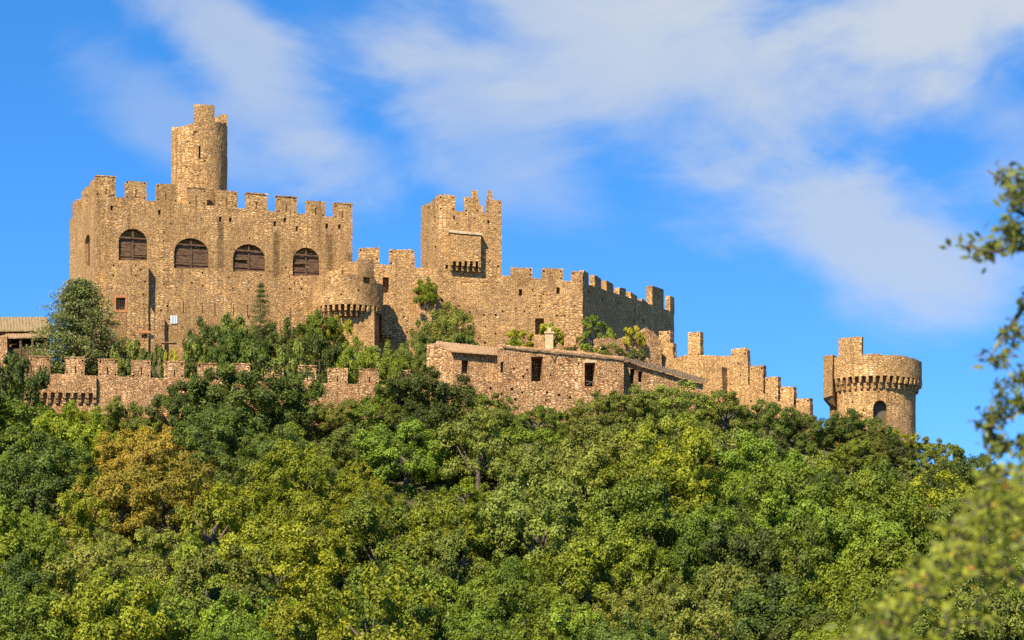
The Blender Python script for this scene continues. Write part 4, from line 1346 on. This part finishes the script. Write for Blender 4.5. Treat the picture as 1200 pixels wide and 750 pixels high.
w = bpy.data.worlds.new('World'); scene.world = w
w.use_nodes = True
nt = w.node_tree; nt.nodes.clear(); L = nt.links.new
tc = N(nt, 'ShaderNodeTexCoord')
mp = N(nt, 'ShaderNodeVectorMath', operation='MULTIPLY_ADD'); mp.inputs[1].default_value = (1, 1, 2.0); mp.inputs[2].default_value = (0, 0, .08)
L(tc.outputs['Generated'], mp.inputs[0])
nm_ = N(nt, 'ShaderNodeVectorMath', operation='NORMALIZE'); L(mp.outputs[0], nm_.inputs[0])
sky = N(nt, 'ShaderNodeTexSky', sky_type='NISHITA')
sky.sun_disc = False; sky.sun_elevation = EL; sky.sun_rotation = math.atan2(to_sun.x, to_sun.y)
sky.air_density = 1.0; sky.dust_density = .0; sky.ozone_density = 3.0; sky.altitude = 300
L(nm_.outputs[0], sky.inputs['Vector'])
hs = N(nt, 'ShaderNodeHueSaturation'); hs.inputs['Saturation'].default_value = 1.32; hs.inputs['Value'].default_value = 1.30; hs.inputs['Hue'].default_value = .503
L(sky.outputs[0], hs.inputs['Color'])
# thin clouds placed by direction, broken up by noise
def cloud(px, py, hx, hy, tilt, amp):
    c = Vector(((px - 600) * K, 1, (HY - py) * K)).normalized()
    s = N(nt, 'ShaderNodeVectorMath', operation='SUBTRACT'); s.inputs[1].default_value = c
    L(tc.outputs['Generated'], s.inputs[0])
    r = N(nt, 'ShaderNodeVectorRotate', rotation_type='AXIS_ANGLE'); r.inputs['Axis'].default_value = (0, 1, 0); r.inputs['Angle'].default_value = R(tilt)
    L(s.outputs[0], r.inputs['Vector'])
    m = N(nt, 'ShaderNodeVectorMath', operation='MULTIPLY'); m.inputs[1].default_value = (1 / (hx * K), 1 / .5, 1 / (hy * K))
    L(r.outputs[0], m.inputs[0])
    # ragged rim
    ln = N(nt, 'ShaderNodeVectorMath', operation='LENGTH'); L(m.outputs[0], ln.inputs[0])
    ad = N(nt, 'ShaderNodeMath', operation='ADD'); L(ln.outputs['Value'], ad.inputs[0]); L(rim.outputs[0], ad.inputs[1])
    mr = N(nt, 'ShaderNodeMapRange', interpolation_type='SMOOTHSTEP')
    mr.inputs['From Min'].default_value = 1.32; mr.inputs['From Max'].default_value = .28; mr.inputs['To Min'].default_value = 0; mr.inputs['To Max'].default_value = amp
    L(ad.outputs[0], mr.inputs['Value'])
    return mr.outputs[0]
nz = N(nt, 'ShaderNodeTexNoise'); nz.inputs['Scale'].default_value = 14; nz.inputs['Detail'].default_value = 9; nz.inputs['Roughness'].default_value = .56; nz.inputs['Distortion'].default_value = .35
mpn = N(nt, 'ShaderNodeMapping'); mpn.inputs['Rotation'].default_value = (0, R(28), 0); mpn.inputs['Scale'].default_value = (.75, 1, 1.5); mpn.inputs['Location'].default_value = (3.1, 0, 1.7)
L(tc.outputs['Generated'], mpn.inputs['Vector']); L(mpn.outputs[0], nz.inputs['Vector'])
rim = N(nt, 'ShaderNodeMath', operation='MULTIPLY_ADD'); rim.inputs[1].default_value = 3.0; rim.inputs[2].default_value = -1.42
L(nz.outputs['Fac'], rim.inputs[0])
cur = None
for a in ((285, 72, 165, 55, -44, .66), (205, 145, 110, 55, -35, .34), (370, 185, 110, 30, 0, .20), (560, 125, 140, 75, -45, .42), (800, 78, 370, 92, -5, .74), (1130, 25, 340, 95, -5, .95), (1190, 140, 120, 70, -20, .45), (1015, 285, 215, 72, -24, .74), (720, 30, 190, 60, -12, .42)):
    s = cloud(*a)
    if cur is None: cur = s
    else:
        # 1-(1-a)(1-b)
        q = N(nt, 'ShaderNodeMath', operation='MULTIPLY'); L(cur, q.inputs[0]); L(s, q.inputs[1])
        p = N(nt, 'ShaderNodeMath', operation='ADD'); L(cur, p.inputs[0]); L(s, p.inputs[1])
        z = N(nt, 'ShaderNodeMath', operation='SUBTRACT'); L(p.outputs[0], z.inputs[0]); L(q.outputs[0], z.inputs[1])
        cur = z.outputs[0]
mx = N(nt, 'ShaderNodeMix', data_type='RGBA')
mx.inputs[7].default_value = (2.8, 3.1, 3.5, 1)
L(cur, mx.inputs['Factor']); L(hs.outputs['Color'], mx.inputs[6])
bg = N(nt, 'ShaderNodeBackground'); bg.inputs['Strength'].default_value = .1
L(mx.outputs[2], bg.inputs['Color'])
wo = N(nt, 'ShaderNodeOutputWorld'); L(bg.outputs[0], wo.inputs[0])

# ------------------------------------------------------------------ camera
cd = bpy.data.cameras.new('camera')
cam = bpy.data.objects.new('camera', cd); COL.objects.link(cam)
cam.location = (0, 0, 0); cam.rotation_euler = (R(90), 0, 0)
cd.sensor_width = 36; cd.lens = 36 / (1200 * K)
cd.shift_y = (HY - 375) / 1200
cd.clip_start = .3; cd.clip_end = 6000
cd.dof.use_dof = True; cd.dof.focus_distance = 292; cd.dof.aperture_fstop = 5.4
scene.camera = cam
vs = scene.view_settings
vs.view_transform = 'Standard'; vs.look = 'None'; vs.gamma = 1; vs.exposure = 1.15
vs.use_curve_mapping = False
scene.cycles.use_denoising = False
scene.render.resolution_x = 1024; scene.render.resolution_y = 640
